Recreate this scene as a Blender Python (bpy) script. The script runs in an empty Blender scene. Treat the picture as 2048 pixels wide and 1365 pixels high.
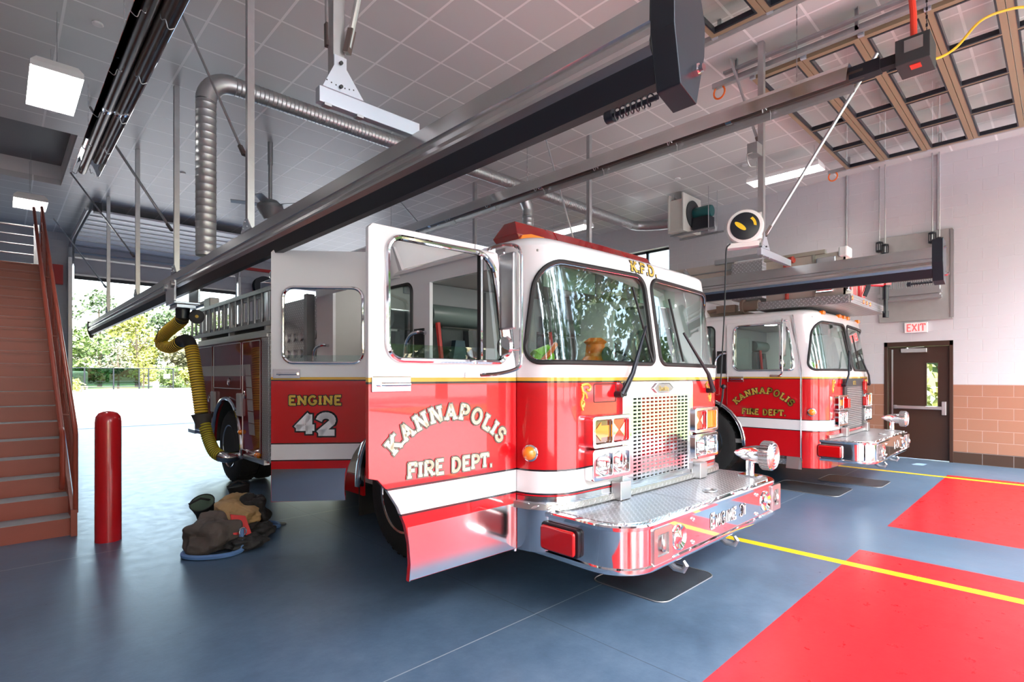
import bpy, bmesh, math, random
from mathutils import Vector, Matrix
from mathutils.geometry import delaunay_2d_cdt
S = bpy.context.scene
COL = S.collection
PI = math.pi
random.seed(7)
# ---------------------------------------------------------------- camera
cd = bpy.data.cameras.new('camera'); cam = bpy.data.objects.new('camera', cd); COL.objects.link(cam)
cam.location = (0, 0, 1.577)
cam.rotation_euler = (PI / 2, 0, -0.767465)
cd.sensor_width = 36; cd.lens = 1067.0 / 2048 * 36; cd.shift_y = 70.8 / 2048
cd.clip_start = 0.05; cd.clip_end = 600
S.camera = cam
# ---------------------------------------------------------------- sky, sun, exposure
W = bpy.data.worlds.new('sky'); S.world = W; W.use_nodes = True
wn = W.node_tree.nodes; wl = W.node_tree.links
sky = wn.new('ShaderNodeTexSky'); sky.sky_type = 'NISHITA'; sky.sun_disc = False
sky.sun_elevation = math.radians(52); sky.sun_rotation = math.radians(200); sky.air_density = 1.4; sky.dust_density = 3.0
wn['Background'].inputs['Strength'].default_value = 0.24
wl.new(sky.outputs[0], wn['Background'].inputs[0])
sd = bpy.data.lights.new('sun', 'SUN'); sd.energy = 3.2; sd.angle = math.radians(0.6); sd.color = (1, .96, .9)
sun = bpy.data.objects.new('sun', sd); COL.objects.link(sun)
sun.rotation_euler = (math.radians(27), 0, math.radians(84))
S.view_settings.view_transform = 'Standard'; S.view_settings.look = 'None'
S.view_settings.gamma = 1; S.view_settings.use_curve_mapping = False
S.view_settings.exposure = 2.9
S.cycles.use_denoising = True
S.cycles.max_bounces = 9; S.cycles.diffuse_bounces = 5; S.cycles.glossy_bounces = 5
S.cycles.transparent_max_bounces = 16; S.cycles.transmission_bounces = 6
S.cycles.sample_clamp_indirect = 6; S.cycles.caustics_reflective = False; S.cycles.caustics_refractive = False

# ---------------------------------------------------------------- mesh helpers
class MB:
    def __init__(self): self.bm = bmesh.new()
    def face(self, pts):
        vs = [self.bm.verts.new(p) for p in pts]
        try: return self.bm.faces.new(vs)
        except ValueError: return None
    def bx(self, x0, x1, y0, y1, z0, z1):
        v = [self.bm.verts.new((x, y, z)) for z in (z0, z1) for y in (y0, y1) for x in (x0, x1)]
        for f in ((0,1,3,2),(4,6,7,5),(0,4,5,1),(2,3,7,6),(0,2,6,4),(1,5,7,3)): self.bm.faces.new([v[i] for i in f])
        return self
    def box(self, c, s, rot=None):
        M = Matrix.Translation(c) @ (rot.to_4x4() if rot else Matrix()) @ Matrix.Diagonal((s[0], s[1], s[2], 1))
        bmesh.ops.create_cube(self.bm, size=1, matrix=M); return self
    def bar(self, p, q, w, h, upv=(0,0,1)):
        p, q = Vector(p), Vector(q); d = (q-p); L = d.length; d.normalize()
        u = Vector(upv); s = d.cross(u)
        if s.length < 1e-4: s = d.cross(Vector((1,0,0)))
        s.normalize(); u = s.cross(d)
        R = Matrix((s, d, u)).transposed()
        return self.box((p+q)/2, (w, L, h), R)
    def cyl(self, p, q, r, r2=None, n=16, caps=True):
        p, q = Vector(p), Vector(q); d = q-p
        R = d.to_track_quat('Z', 'Y').to_matrix().to_4x4()
        bmesh.ops.create_cone(self.bm, cap_ends=caps, segments=n, radius1=r, radius2=r if r2 is None else r2, depth=d.length, matrix=Matrix.Translation((p+q)/2) @ R)
        return self
    def sph(self, c, r, n=16, s=(1,1,1)):
        bmesh.ops.create_uvsphere(self.bm, u_segments=n, v_segments=max(6, n//2), radius=r, matrix=Matrix.Translation(c) @ Matrix.Diagonal((s[0], s[1], s[2], 1)))
        return self
    def ring(self, c, ax, n=12): pass
    def tube(self, pts, r, n=8, closed=False, caps=True):
        P = [Vector(p) for p in pts]; N = len(P)
        rr = r if isinstance(r, (list, tuple)) else [r]*N
        T = []
        for i in range(N):
            if closed: t = P[(i+1) % N] - P[i-1]
            else: t = P[min(i+1, N-1)] - P[max(i-1, 0)]
            T.append(t.normalized())
        a = T[0].orthogonal().normalized(); rings = []
        for i in range(N):
            a = a - T[i]*a.dot(T[i])
            a = a.normalized() if a.length > 1e-6 else T[i].orthogonal().normalized()
            b = T[i].cross(a)
            rings.append([self.bm.verts.new(P[i] + (a*math.cos(2*PI*k/n) + b*math.sin(2*PI*k/n))*rr[i]) for k in range(n)])
        for i in range(N if closed else N-1):
            A, B = rings[i], rings[(i+1) % N]
            for k in range(n): self.bm.faces.new((A[k], A[(k+1) % n], B[(k+1) % n], B[k]))
        if not closed and caps:
            self.bm.faces.new(rings[0][::-1]); self.bm.faces.new(rings[-1])
        return self
    def loft(self, rings, cap0=False, cap1=False, closed=True):
        R = [[self.bm.verts.new(p) for p in r] for r in rings]; n = len(R[0])
        for A, B in zip(R, R[1:]):
            for k in range(n if closed else n-1):
                try: self.bm.faces.new((A[k], A[(k+1) % n], B[(k+1) % n], B[k]))
                except ValueError: pass
        if cap0: self.bm.faces.new(R[0][::-1])
        if cap1: self.bm.faces.new(R[-1])
        return self
    def lathe(self, prof, o, ax=(0,0,1), n=24, closed=False):
        o = Vector(o); ax = Vector(ax).normalized(); a = ax.orthogonal().normalized(); b = ax.cross(a)
        rings = [[o + ax*h + (a*math.cos(2*PI*k/n) + b*math.sin(2*PI*k/n))*max(r, 1e-4) for k in range(n)] for r, h in prof]
        if closed: rings.append(rings[0])
        return self.loft(rings, not closed, not closed)
    def prism(self, poly, f, d0, d1):
        A = [self.bm.verts.new(f(u, v, d0)) for u, v in poly]; B = [self.bm.verts.new(f(u, v, d1)) for u, v in poly]; n = len(A)
        self.bm.faces.new(A[::-1]); self.bm.faces.new(B)
        for k in range(n): self.bm.faces.new((A[k], A[(k+1) % n], B[(k+1) % n], B[k]))
        return self
    def panel(self, outer, holes, f, th, step=None):
        """flat region with holes, cut in 2-D and mapped into space with a thickness"""
        loops = [outer] + list(holes); pts = []; ed = []
        for lp in loops:
            b = len(pts); pts += [Vector(p) for p in lp]
            ed += [(b+i, b+(i+1) % len(lp)) for i in range(len(lp))]
        if step:
            us = [p[0] for p in outer]; vs = [p[1] for p in outer]
            nu = int((max(us)-min(us))/step); nv = int((max(vs)-min(vs))/step)
            for i in range(1, nu):
                for j in range(1, nv):
                    q = (min(us)+i*step + 1e-4, min(vs)+j*step)
                    if inside(q, outer) and not any(inside(q, h) for h in holes): pts.append(Vector(q))
        V, E, F, _, _, _ = delaunay_2d_cdt(pts, ed, [], 0, 1e-6)
        fr = [None]*len(V); bk = [None]*len(V); cnt = {}
        for t in F:
            c = sum((V[i] for i in t), Vector((0, 0)))/len(t)
            if not inside(c, outer) or any(inside(c, h) for h in holes): continue
            for i in t:
                if fr[i] is None:
                    fr[i] = self.bm.verts.new(f(V[i][0], V[i][1], 0)); bk[i] = self.bm.verts.new(f(V[i][0], V[i][1], th))
            self.bm.faces.new([fr[i] for i in t]); self.bm.faces.new([bk[i] for i in reversed(t)])
            for k in range(len(t)):
                e = (t[k], t[(k+1) % len(t)]); key = tuple(sorted(e)); cnt.setdefault(key, []).append(e)
        for key, es in cnt.items():
            if len(es) == 1:
                i, j = es[0]; self.bm.faces.new((fr[j], fr[i], bk[i], bk[j]))
        return self
    def build(self, name, mat, parent=None, smooth=True, bevel=0, ang=35, local=False, fix=True, sub=0):
        bm = self.bm
        if fix: bmesh.ops.recalc_face_normals(bm, faces=bm.faces[:])
        me = bpy.data.meshes.new(name); 
        off = Vector((0, 0, 0))
        if parent is None and bm.verts:
            xs = [v.co for v in bm.verts]
            off = Vector(((min(c.x for c in xs)+max(c.x for c in xs))/2, (min(c.y for c in xs)+max(c.y for c in xs))/2, min(c.z for c in xs)))
            bmesh.ops.translate(bm, verts=bm.verts[:], vec=-off)
        bm.to_mesh(me); bm.free()
        for m in (mat if isinstance(mat, (list, tuple)) else [mat]): me.materials.append(m)
        o = bpy.data.objects.new(name, me); COL.objects.link(o)
        if parent is None: o.location = off
        else:
            o.parent = parent
            if parent.parent is None and parent.type == 'EMPTY' and not local: o.location = -Vector(parent.location)
            elif parent.parent is None and parent.type == 'MESH' and not local: o.location = -Vector(parent.location)
        if smooth and len(me.polygons):
            me.polygons.foreach_set('use_smooth', [True]*len(me.polygons)); me.set_sharp_from_angle(angle=math.radians(ang))
        if sub:
            s_ = o.modifiers.new('subdivision', 'SUBSURF'); s_.levels = sub; s_.render_levels = sub
        if bevel:
            b = o.modifiers.new('edge', 'BEVEL'); b.width = bevel; b.segments = 2; b.limit_method = 'ANGLE'; b.angle_limit = math.radians(40)
        return o

def inside(p, poly):
    x, y = p[0], p[1]; c = False; n = len(poly); j = n-1
    for i in range(n):
        xi, yi = poly[i][0], poly[i][1]; xj, yj = poly[j][0], poly[j][1]
        if (yi > y) != (yj > y) and x < (xj-xi)*(y-yi)/(yj-yi)+xi: c = not c
        j = i
    return c
def rpoly(pts, radii, n=6):
    """polygon with rounded corners"""
    out = []; N = len(pts)
    if not isinstance(radii, (list, tuple)): radii = [radii]*N
    for i in range(N):
        p = Vector(pts[i][:2]); a = (Vector(pts[i-1][:2])-p); b = (Vector(pts[(i+1) % N][:2])-p)
        r = radii[i]
        if r <= 0: out.append(tuple(p)); continue
        la, lb = a.length, b.length; a.normalize(); b.normalize()
        ang = math.acos(max(-1, min(1, a.dot(b)))); t = min(r/math.tan(ang/2), la*.49, lb*.49); r2 = t*math.tan(ang/2)
        c = p + (a+b).normalized()*(r2/math.sin(ang/2)); s = p+a*t-c; e = p+b*t-c
        a0 = math.atan2(s.y, s.x); a1 = math.atan2(e.y, e.x); d = a1-a0
        while d > PI: d -= 2*PI
        while d < -PI: d += 2*PI
        for k in range(n+1):
            q = a0+d*k/n; out.append((c.x+r2*math.cos(q), c.y+r2*math.sin(q)))
    return out
def rrect(u0, v0, u1, v1, r, n=6): return rpoly([(u0,v0),(u1,v0),(u1,v1),(u0,v1)], r, n)
def circ(u, v, r, n=24): return [(u+r*math.cos(2*PI*k/n), v+r*math.sin(2*PI*k/n)) for k in range(n)]
def bez(pts, n=8):
    """smooth curve through points"""
    P = [Vector(p) for p in pts]; P = [P[0]*2-P[1]] + P + [P[-1]*2-P[-2]]; out = []
    for i in range(1, len(P)-2):
        p0, p1, p2, p3 = P[i-1:i+3]
        for k in range(n):
            t = k/n
            out.append(.5*((2*p1)+(p2-p0)*t+(2*p0-5*p1+4*p2-p3)*t*t+(3*p1-p0-3*p2+p3)*t**3))
    out.append(P[-2]); return out
def tag(o, label, cat, group=None, kind=None):
    if label: o['label'] = label
    if cat: o['category'] = cat
    if group: o['group'] = group
    if kind: o['kind'] = kind
    return o
def struct(o): o['kind'] = 'structure'; return o
def thing(name, loc, label, cat, group=None):
    o = bpy.data.objects.new(name, None); COL.objects.link(o); o.location = loc; o.empty_display_size = .1
    return tag(o, label, cat, group)
def dup(root, d, label=None, group=None):
    """a copy of a thing with copies of its parts and sub-parts, moved by d"""
    def cp(o, par):
        c = o.copy(); COL.objects.link(c)
        if par: c.parent = par
        for ch in [x for x in bpy.data.objects if x.parent == o]: cp(ch, c)
        return c
    r = cp(root, None); r.location = Vector(root.location)+Vector(d)
    if label: r['label'] = label
    if group: r['group'] = group
    return r

# ---------------------------------------------------------------- stroke lettering
def arcp(cx, cy, rx, ry, a0, a1, n=8): return [(cx+rx*math.cos(math.radians(a0+(a1-a0)*k/n)), cy+ry*math.sin(math.radians(a0+(a1-a0)*k/n))) for k in range(n+1)]
GL = {
 'K': (.74, [[(.14,0),(.14,1)],[(.14,.4),(.62,1)],[(.3,.58),(.66,0)]], [(.14,0),(.14,1),(.62,1),(.66,0)]),
 'A': (.84, [[(.12,0),(.42,1)],[(.42,1),(.72,0)],[(.22,.32),(.62,.32)]], [(.12,0),(.72,0)]),
 'N': (.82, [[(.14,0),(.14,1)],[(.14,1),(.68,0)],[(.68,0),(.68,1)]], [(.14,0),(.14,1),(.68,1)]),
 'P': (.72, [[(.14,0),(.14,1)],[(.14,1),(.4,1)]+arcp(.38,.74,.24,.26,90,-90)+[(.14,.48)]], [(.14,0)]),
 'O': (.84, [arcp(.42,.5,.31,.5,0,360,16)], []),
 'L': (.62, [[(.14,1),(.14,0),(.56,0)],[(.56,0),(.56,.2)]], [(.14,1)]),
 'I': (.36, [[(.18,0),(.18,1)]], [(.18,0),(.18,1)]),
 'S': (.66, [arcp(.33,.74,.23,.26,20,250,9)[:-1]+arcp(.33,.26,.24,.26,110,-160,10)], []),
 'F': (.66, [[(.14,0),(.14,1),(.58,1)],[(.14,.52),(.46,.52)],[(.58,1),(.58,.82)]], [(.14,0)]),
 'R': (.76, [[(.14,0),(.14,1)],[(.14,1),(.4,1)]+arcp(.38,.74,.24,.26,90,-90)+[(.14,.48)],[(.36,.48),(.64,0)]], [(.14,0),(.66,0)]),
 'E': (.68, [[(.58,1),(.14,1),(.14,0),(.6,0)],[(.14,.52),(.46,.52)]], []),
 'D': (.78, [[(.14,0),(.14,1),(.32,1)]+arcp(.32,.5,.32,.5,90,-90,10)+[(.14,0)]], []),
 'T': (.7, [[(.35,0),(.35,1)],[(.06,1),(.64,1)],[(.06,1),(.06,.82)],[(.64,1),(.64,.82)]], [(.35,0)]),
 'G': (.8, [arcp(.42,.5,.31,.5,50,320,14)+[(.7,.42)],[(.5,.44),(.72,.44)]], []),
 'X': (.74, [[(.1,0),(.64,1)],[(.1,1),(.64,0)]], []),
 'Q': (.84, [arcp(.42,.5,.31,.5,0,360,16),[(.5,.22),(.76,-.08)]], []),
 'u': (.62, [[(.12,.66),(.12,.2)]+arcp(.3,.2,.18,.2,180,360)+[(.48,.66)],[(.48,.2),(.48,0)]], []),
 'a': (.6, [arcp(.3,.3,.2,.3,0,360,12),[(.5,.62),(.5,0)]], []),
 'l': (.28, [[(.14,1),(.14,0)]], []),
 'i': (.28, [[(.14,.62),(.14,0)],[(.14,.9),(.14,.96)]], []),
 't': (.44, [[(.2,.9),(.2,0)],[(.05,.62),(.38,.62)]], []),
 'y': (.6, [[(.08,.62),(.3,0)],[(.52,.62),(.2,-.28)]], []),
 '.': (.3, [[(.13,.02),(.17,.02)]], []),
 '-': (.5, [[(.1,.42),(.4,.42)]], []),
 '1': (.46, [[(.1,.8),(.26,1),(.26,0)]], []),
 '2': (.68, [arcp(.34,.72,.25,.28,170,-25,10)+[(.1,0),(.62,0)]], []),
 '3': (.66, [arcp(.32,.76,.23,.24,150,-90,9)+arcp(.32,.26,.25,.26,90,-150,9)], []),
 '4': (.74, [[(.52,0),(.52,1),(.08,.3),(.68,.3)]], []),
 '5': (.66, [[(.56,1),(.16,1),(.13,.55)]+arcp(.33,.32,.25,.32,110,-150,10)], []),
 ' ': (.42, [], []),
}
def lettering(mb, s, o, ex, ey, h, t=.17, serif=0, track=.06, arc=None, lift=.003, wide=1.0, grow=0, caps=None):
    """chunky letters as thin raised strokes, o = middle of the base line; arc = radius of the base line's circle"""
    o, ex, ey = Vector(o), Vector(ex).normalized(), Vector(ey).normalized(); nz = ex.cross(ey)
    hs = [h*(caps if (caps and i and c not in ' ') else 1) if caps else h for i, c in enumerate(s)]
    tot = sum((GL[c][0]*wide+track)*hh for c, hh in zip(s, hs)); x = -tot/2
    for c, hh in zip(s, hs):
        w, st, sf = GL[c]; cx = x+(w*wide+track)*hh/2
        if arc:
            a = cx/arc; base = o + ex*(arc*math.sin(a)) + ey*(arc*(math.cos(a)-1)); xx = ex*math.cos(a)-ey*math.sin(a); yy = ey*math.cos(a)+ex*math.sin(a)
        else: base = o+ex*cx; xx, yy = ex, ey
        def P(u, v): return base + xx*((u-w/2)*wide*hh) + yy*(v*(1-t)*hh + t/2*hh)
        for line in st:
            q = [P(u, v) for u, v in line]
            for a_, b_ in zip(q, q[1:]):
                d = b_-a_
                if d.length < 1e-6: continue
                d.normalize(); sd = nz.cross(d)*(t/2*hh+grow); e = d*(t*.18*hh+grow)
                mb.face([a_-e-sd+nz*lift, b_+e-sd+nz*lift, b_+e+sd+nz*lift, a_-e+sd+nz*lift])
        if serif:
            for u, v in sf:
                p = P(u, v) + yy*(-t*.2*hh if v > .5 else t*.2*hh); sx = xx*(serif*hh/2+grow); sy = yy*(t*.36*hh+grow)
                mb.face([p-sx-sy+nz*(lift+.0004), p+sx-sy+nz*(lift+.0004), p+sx+sy+nz*(lift+.0004), p-sx+sy+nz*(lift+.0004)])
        x += (w*wide+track)*hh
    return mb

# ---------------------------------------------------------------- materials
def nt(m):
    m.use_nodes = True; return m.node_tree, m.node_tree.nodes['Principled BSDF']
def mat(name, c, rough=.5, metal=0, coat=0, emit=0, noise=0, nscale=8, bump=0, bscale=40, spec=None, trans=0):
    m = bpy.data.materials.new(name); T, b = nt(m)
    b.inputs['Base Color'].default_value = (*c, 1); b.inputs['Roughness'].default_value = rough; b.inputs['Metallic'].default_value = metal
    if coat: b.inputs['Coat Weight'].default_value = coat; b.inputs['Coat Roughness'].default_value = .04
    if spec is not None: b.inputs['Specular IOR Level'].default_value = spec
    if emit: b.inputs['Emission Color'].default_value = (*c, 1); b.inputs['Emission Strength'].default_value = emit
    tc = T.nodes.new('ShaderNodeTexCoord')
    nz = T.nodes.new('ShaderNodeTexNoise'); nz.inputs['Scale'].default_value = nscale; nz.inputs['Detail'].default_value = 5
    T.links.new(tc.outputs['Object'], nz.inputs['Vector'])
    mx = T.nodes.new('ShaderNodeMix'); mx.data_type = 'RGBA'; a = max(noise, .03)
    mx.inputs[6].default_value = (*[x*(1-a) for x in c], 1); mx.inputs[7].default_value = (*[min(1, x*(1+a)) for x in c], 1)
    T.links.new(nz.outputs['Fac'], mx.inputs[0]); T.links.new(mx.outputs[2], b.inputs['Base Color'])
    if bump:
        n2 = T.nodes.new('ShaderNodeTexNoise'); n2.inputs['Scale'].default_value = bscale; T.links.new(tc.outputs['Object'], n2.inputs['Vector'])
        bp = T.nodes.new('ShaderNodeBump'); bp.inputs['Strength'].default_value = bump; bp.inputs['Distance'].default_value = .01
        T.links.new(n2.outputs['Fac'], bp.inputs['Height']); T.links.new(bp.outputs[0], b.inputs['Normal'])
    return m
def math_(T, op, a, b=None, c=None):
    n = T.nodes.new('ShaderNodeMath'); n.operation = op
    for i, v in enumerate((a, b, c)):
        if v is None: continue
        if isinstance(v, (int, float)): n.inputs[i].default_value = v
        else: T.links.new(v, n.inputs[i])
    return n.outputs[0]
def mixc(T, f, a, b):
    n = T.nodes.new('ShaderNodeMix'); n.data_type = 'RGBA'
    for i, v in ((0, f), (6, a), (7, b)):
        if isinstance(v, tuple): n.inputs[i].default_value = (*v, 1)
        elif isinstance(v, (int, float)): n.inputs[i].default_value = v
        else: T.links.new(v, n.inputs[i])
    return n.outputs[2]
def pos(T, kind='Position'):
    if kind == 'Position': g = T.nodes.new('ShaderNodeNewGeometry').outputs['Position']
    else: g = T.nodes.new('ShaderNodeTexCoord').outputs['Object']
    s = T.nodes.new('ShaderNodeSeparateXYZ'); T.links.new(g, s.inputs[0]); return g, s.outputs
def band(T, v, lo, hi): return math_(T, 'MULTIPLY', math_(T, 'GREATER_THAN', v, lo), math_(T, 'LESS_THAN', v, hi))
def ramp(T, v, stops, const=True):
    r = T.nodes.new('ShaderNodeValToRGB'); cr = r.color_ramp; cr.interpolation = 'CONSTANT' if const else 'LINEAR'
    cr.elements[0].position = stops[0][0]; cr.elements[0].color = (*stops[0][1], 1)
    cr.elements[1].position = stops[1][0]; cr.elements[1].color = (*stops[1][1], 1)
    for p, c in stops[2:]: e = cr.elements.new(p); e.color = (*c, 1)
    T.links.new(v, r.inputs[0]); return r.outputs[0]
RED = (.58, .006, .012); WHITE = (.84, .84, .86); GOLD = (.72, .42, .05); INK = (.012, .012, .018)
def livery(name, red=RED):
    m = bpy.data.materials.new(name); T, b = nt(m); _, s = pos(T, 'Object')
    z = math_(T, 'DIVIDE', s[2], 3.0)
    st = [(0, red), (.800, INK), (.815, WHITE), (.955, INK), (.966, red), (1.530, INK), (1.537, GOLD), (1.560, WHITE)]
    T.links.new(ramp(T, z, [(p/3.0, c) for p, c in st]), b.inputs['Base Color'])
    b.inputs['Roughness'].default_value = .22; b.inputs['Coat Weight'].default_value = 1; b.inputs['Coat Roughness'].default_value = .02
    return m
def glass(name, tint, spec=.08, rough=0, dense=1.0):
    m = bpy.data.materials.new(name); m.use_nodes = True; T = m.node_tree; T.nodes.clear()
    o = T.nodes.new('ShaderNodeOutputMaterial'); t = T.nodes.new('ShaderNodeBsdfTransparent'); g = T.nodes.new('ShaderNodeBsdfGlossy')
    t.inputs[0].default_value = (*tint, 1); g.inputs['Roughness'].default_value = rough; g.inputs[0].default_value = (1, 1, 1, 1)
    lw = T.nodes.new('ShaderNodeLayerWeight'); lw.inputs[0].default_value = .5
    f = math_(T, 'MULTIPLY_ADD', math_(T, 'POWER', lw.outputs['Facing'], 5), 1-spec, spec)
    mx = T.nodes.new('ShaderNodeMixShader'); T.links.new(f, mx.inputs[0]); T.links.new(t.outputs[0], mx.inputs[1]); T.links.new(g.outputs[0], mx.inputs[2])
    T.links.new(mx.outputs[0], o.inputs[0]); return m
def tread(name, ax=(0, 1), c=(.62, .63, .65), k=26, rough=.3):
    """raised diamond plate: crossed lozenges as a bump"""
    m = bpy.data.materials.new(name); T, b = nt(m); _, s = pos(T, 'Object')
    b.inputs['Metallic'].default_value = .9; b.inputs['Roughness'].default_value = rough
    u0, v0 = s[ax[0]], s[ax[1]]
    u = math_(T, 'MULTIPLY', math_(T, 'ADD', u0, v0), k*.707); v = math_(T, 'MULTIPLY', math_(T, 'SUBTRACT', u0, v0), k*.707)
    par = math_(T, 'MODULO', math_(T, 'ABSOLUTE', math_(T, 'ADD', math_(T, 'FLOOR', u), math_(T, 'FLOOR', v))), 2)
    fu = math_(T, 'SUBTRACT', math_(T, 'FRACT', u), .5); fv = math_(T, 'SUBTRACT', math_(T, 'FRACT', v), .5)
    inv = math_(T, 'SUBTRACT', 1, par)
    p = math_(T, 'ADD', math_(T, 'MULTIPLY', fu, par), math_(T, 'MULTIPLY', fv, inv)); q = math_(T, 'ADD', math_(T, 'MULTIPLY', fv, par), math_(T, 'MULTIPLY', fu, inv))
    d = math_(T, 'ADD', math_(T, 'POWER', math_(T, 'ABSOLUTE', math_(T, 'DIVIDE', p, .46)), 2), math_(T, 'POWER', math_(T, 'ABSOLUTE', math_(T, 'DIVIDE', q, .17)), 2))
    h = math_(T, 'MAXIMUM', math_(T, 'SUBTRACT', 1, d), 0); h = math_(T, 'MINIMUM', math_(T, 'MULTIPLY', h, 2), 1)
    bp = T.nodes.new('ShaderNodeBump'); bp.inputs['Strength'].default_value = 1; bp.inputs['Distance'].default_value = .006
    T.links.new(h, bp.inputs['Height']); T.links.new(bp.outputs[0], b.inputs['Normal'])
    T.links.new(mixc(T, h, tuple(x*.8 for x in c), tuple(min(1, x*1.25) for x in c)), b.inputs['Base Color'])
    return m
M = {}
M['paint'] = livery('livery paint')
M['red'] = mat('red paint', RED, .22, coat=1)
M['white'] = mat('white paint', WHITE, .25, coat=.6)
M['chrome'] = mat('chrome', (.85, .86, .88), .05, 1)
M['stainless'] = mat('polished stainless', (.72, .74, .77), .12, 1)
M['satin'] = mat('brushed aluminium', (.66, .66, .67), .32, 1)
M['galv'] = mat('galvanised steel', (.50, .51, .52), .38, .85, noise=.12, nscale=14)
M['galvd'] = mat('weathered galvanised steel', (.36, .37, .38), .45, .8, noise=.15, nscale=10)
M['zinc'] = mat('zinc plate', (.60, .65, .72), .35, .75)
M['alu'] = mat('extruded aluminium', (.66, .65, .64), .22, .95, noise=.06)
M['black'] = mat('black rubber', (.012, .012, .013), .55)
M['tyre'] = mat('tyre rubber', (.018, .018, .019), .7, bump=.2)
M['blacksteel'] = mat('black powder coat', (.012, .015, .022), .3, spec=.45)
M['slot'] = mat('black rubber lip', (.006, .008, .015), .45)
M['dark'] = mat('dark grey trim', (.035, .037, .04), .55)
M['seat'] = mat('seat vinyl', (.02, .024, .028), .42, bump=.1, bscale=90)
M['cream'] = mat('cab lining', (.42, .41, .39), .55)
M['grey'] = mat('grey cab lining', (.22, .22, .23), .6)
M['ws'] = glass('windshield glass', (.80, .88, .86), .075)
M['pane'] = glass('clear window glass', (.96, .98, .975), .03)
M['amber'] = mat('amber lens', (.95, .25, .01), .12, coat=1)
M['redlens'] = mat('red lens', (.55, .004, .006), .1, coat=1)
M['clear'] = mat('clear lamp lens', (.62, .65, .68), .16, .75, coat=1)
M['treadxy'] = tread('tread plate flat', (0, 1), k=30)
M['treadyz'] = tread('tread plate side', (1, 2), k=24, rough=.42)
M['treadxz'] = tread('tread plate cross', (0, 2), k=24)
M['goldleaf'] = mat('gold leaf', (.85, .56, .10), .3, .35, noise=.35, nscale=60)
M['ink'] = mat('black outline', INK, .4)
M['lwhite'] = mat('white vinyl', (.88, .88, .9), .3)
M['yellow'] = mat('yellow plastic', (.8, .5, .02), .4)
M['orange'] = mat('orange plastic', (.9, .16, .01), .4)
M['hivis'] = mat('hi-vis green', (.35, .75, .03), .6)
M['stairred'] = mat('oxide red paint', (.30, .052, .028), .38, noise=.08)
M['concrete'] = mat('tread concrete', (.33, .34, .36), .7, noise=.15)
M['bollard'] = mat('bollard sleeve', (.55, .01, .015), .25, coat=.4)
M['brown'] = mat('brown door paint', (.042, .018, .011), .35)
M['tan'] = mat('tan door frame', (.30, .225, .14), .45)
M['whitebox'] = mat('white enamel', (.8, .8, .8), .4)
M['lamp'] = mat('lit diffuser', (1, .98, .95), .5, emit=4)
M['steelred'] = mat('red steel', (.5, .02, .02), .4)
M['foliage'] = mat('leaves', (.10, .17, .03), .6, noise=.5, nscale=.6)
M['bark'] = mat('bark', (.12, .09, .06), .8)
# ================================================================ the room
WX, WL, WR, WF, CZ = 12.57, -1.5, 20.0, -1.6, 5.70
def floor_mat():
    m = bpy.data.materials.new('sealed floor'); T, b = nt(m); g, s = pos(T); x, y = s[0], s[1]
    n1 = T.nodes.new('ShaderNodeTexNoise'); n1.inputs['Scale'].default_value = .9; n1.inputs['Detail'].default_value = 6; T.links.new(g, n1.inputs['Vector'])
    n2 = T.nodes.new('ShaderNodeTexNoise'); n2.inputs['Scale'].default_value = 7; n2.inputs['Detail'].default_value = 8; n2.inputs['Roughness'].default_value = .7; T.links.new(g, n2.inputs['Vector'])
    k = math_(T, 'MULTIPLY_ADD', n2.outputs['Fac'], .5, math_(T, 'MULTIPLY', n1.outputs['Fac'], .5))
    base = ramp(T, k, [(.36, (.056, .098, .160)), (.5, (.080, .136, .215)), (.66, (.118, .186, .278))], False)
    # saw-cut joints
    dx = math_(T, 'ABSOLUTE', math_(T, 'SUBTRACT', math_(T, 'FRACT', math_(T, 'DIVIDE', math_(T, 'SUBTRACT', x, 2.567-50*5.63), 5.63)), 0.0))
    j1 = math_(T, 'LESS_THAN', dx, .0012)
    jy = math_(T, 'LESS_THAN', math_(T, 'FRACT', math_(T, 'DIVIDE', math_(T, 'SUBTRACT', y, 2.436-50*3.54), 3.54)), .0022)
    jj = math_(T, 'MAXIMUM', j1, math_(T, 'MULTIPLY', jy, .55))
    base = mixc(T, math_(T, 'MULTIPLY', j1, .7), base, (.03, .045, .07)); base = mixc(T, math_(T, 'MULTIPLY', jy, .85), base, (.36, .42, .48))
    yb = math_(T, 'MULTIPLY', math_(T, 'LESS_THAN', y, 1.30), 1)
    redm = math_(T, 'MULTIPLY', yb, math_(T, 'MAXIMUM', band(T, x, 1.1, 5.65), band(T, x, 6.74, 10.93)))
    redc = mixc(T, n1.outputs['Fac'], (.52, .009, .016), (.57, .011, .020))
    base = mixc(T, redm, base, redc)
    yel = math_(T, 'MAXIMUM', band(T, x, 5.105, 5.215), band(T, x, 10.62, 10.74))
    yel = math_(T, 'MULTIPLY', yel, math_(T, 'LESS_THAN', y, 18.0))
    base = mixc(T, yel, base, (.88, .55, .01))
    T.links.new(base, b.inputs['Base Color'])
    r = math_(T, 'MULTIPLY_ADD', n2.outputs['Fac'], .25, .20); r = math_(T, 'SUBTRACT', r, math_(T, 'MULTIPLY', redm, .02))
    T.links.new(r, b.inputs['Roughness']); b.inputs['Specular IOR Level'].default_value = .34
    bp = T.nodes.new('ShaderNodeBump'); bp.inputs['Strength'].default_value = .12; bp.inputs['Distance'].default_value = .004
    n3 = T.nodes.new('ShaderNodeTexNoise'); n3.inputs['Scale'].default_value = 30; T.links.new(g, n3.inputs['Vector']); T.links.new(n3.outputs['Fac'], bp.inputs['Height']); T.links.new(bp.outputs[0], b.inputs['Normal'])
    return m
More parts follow.
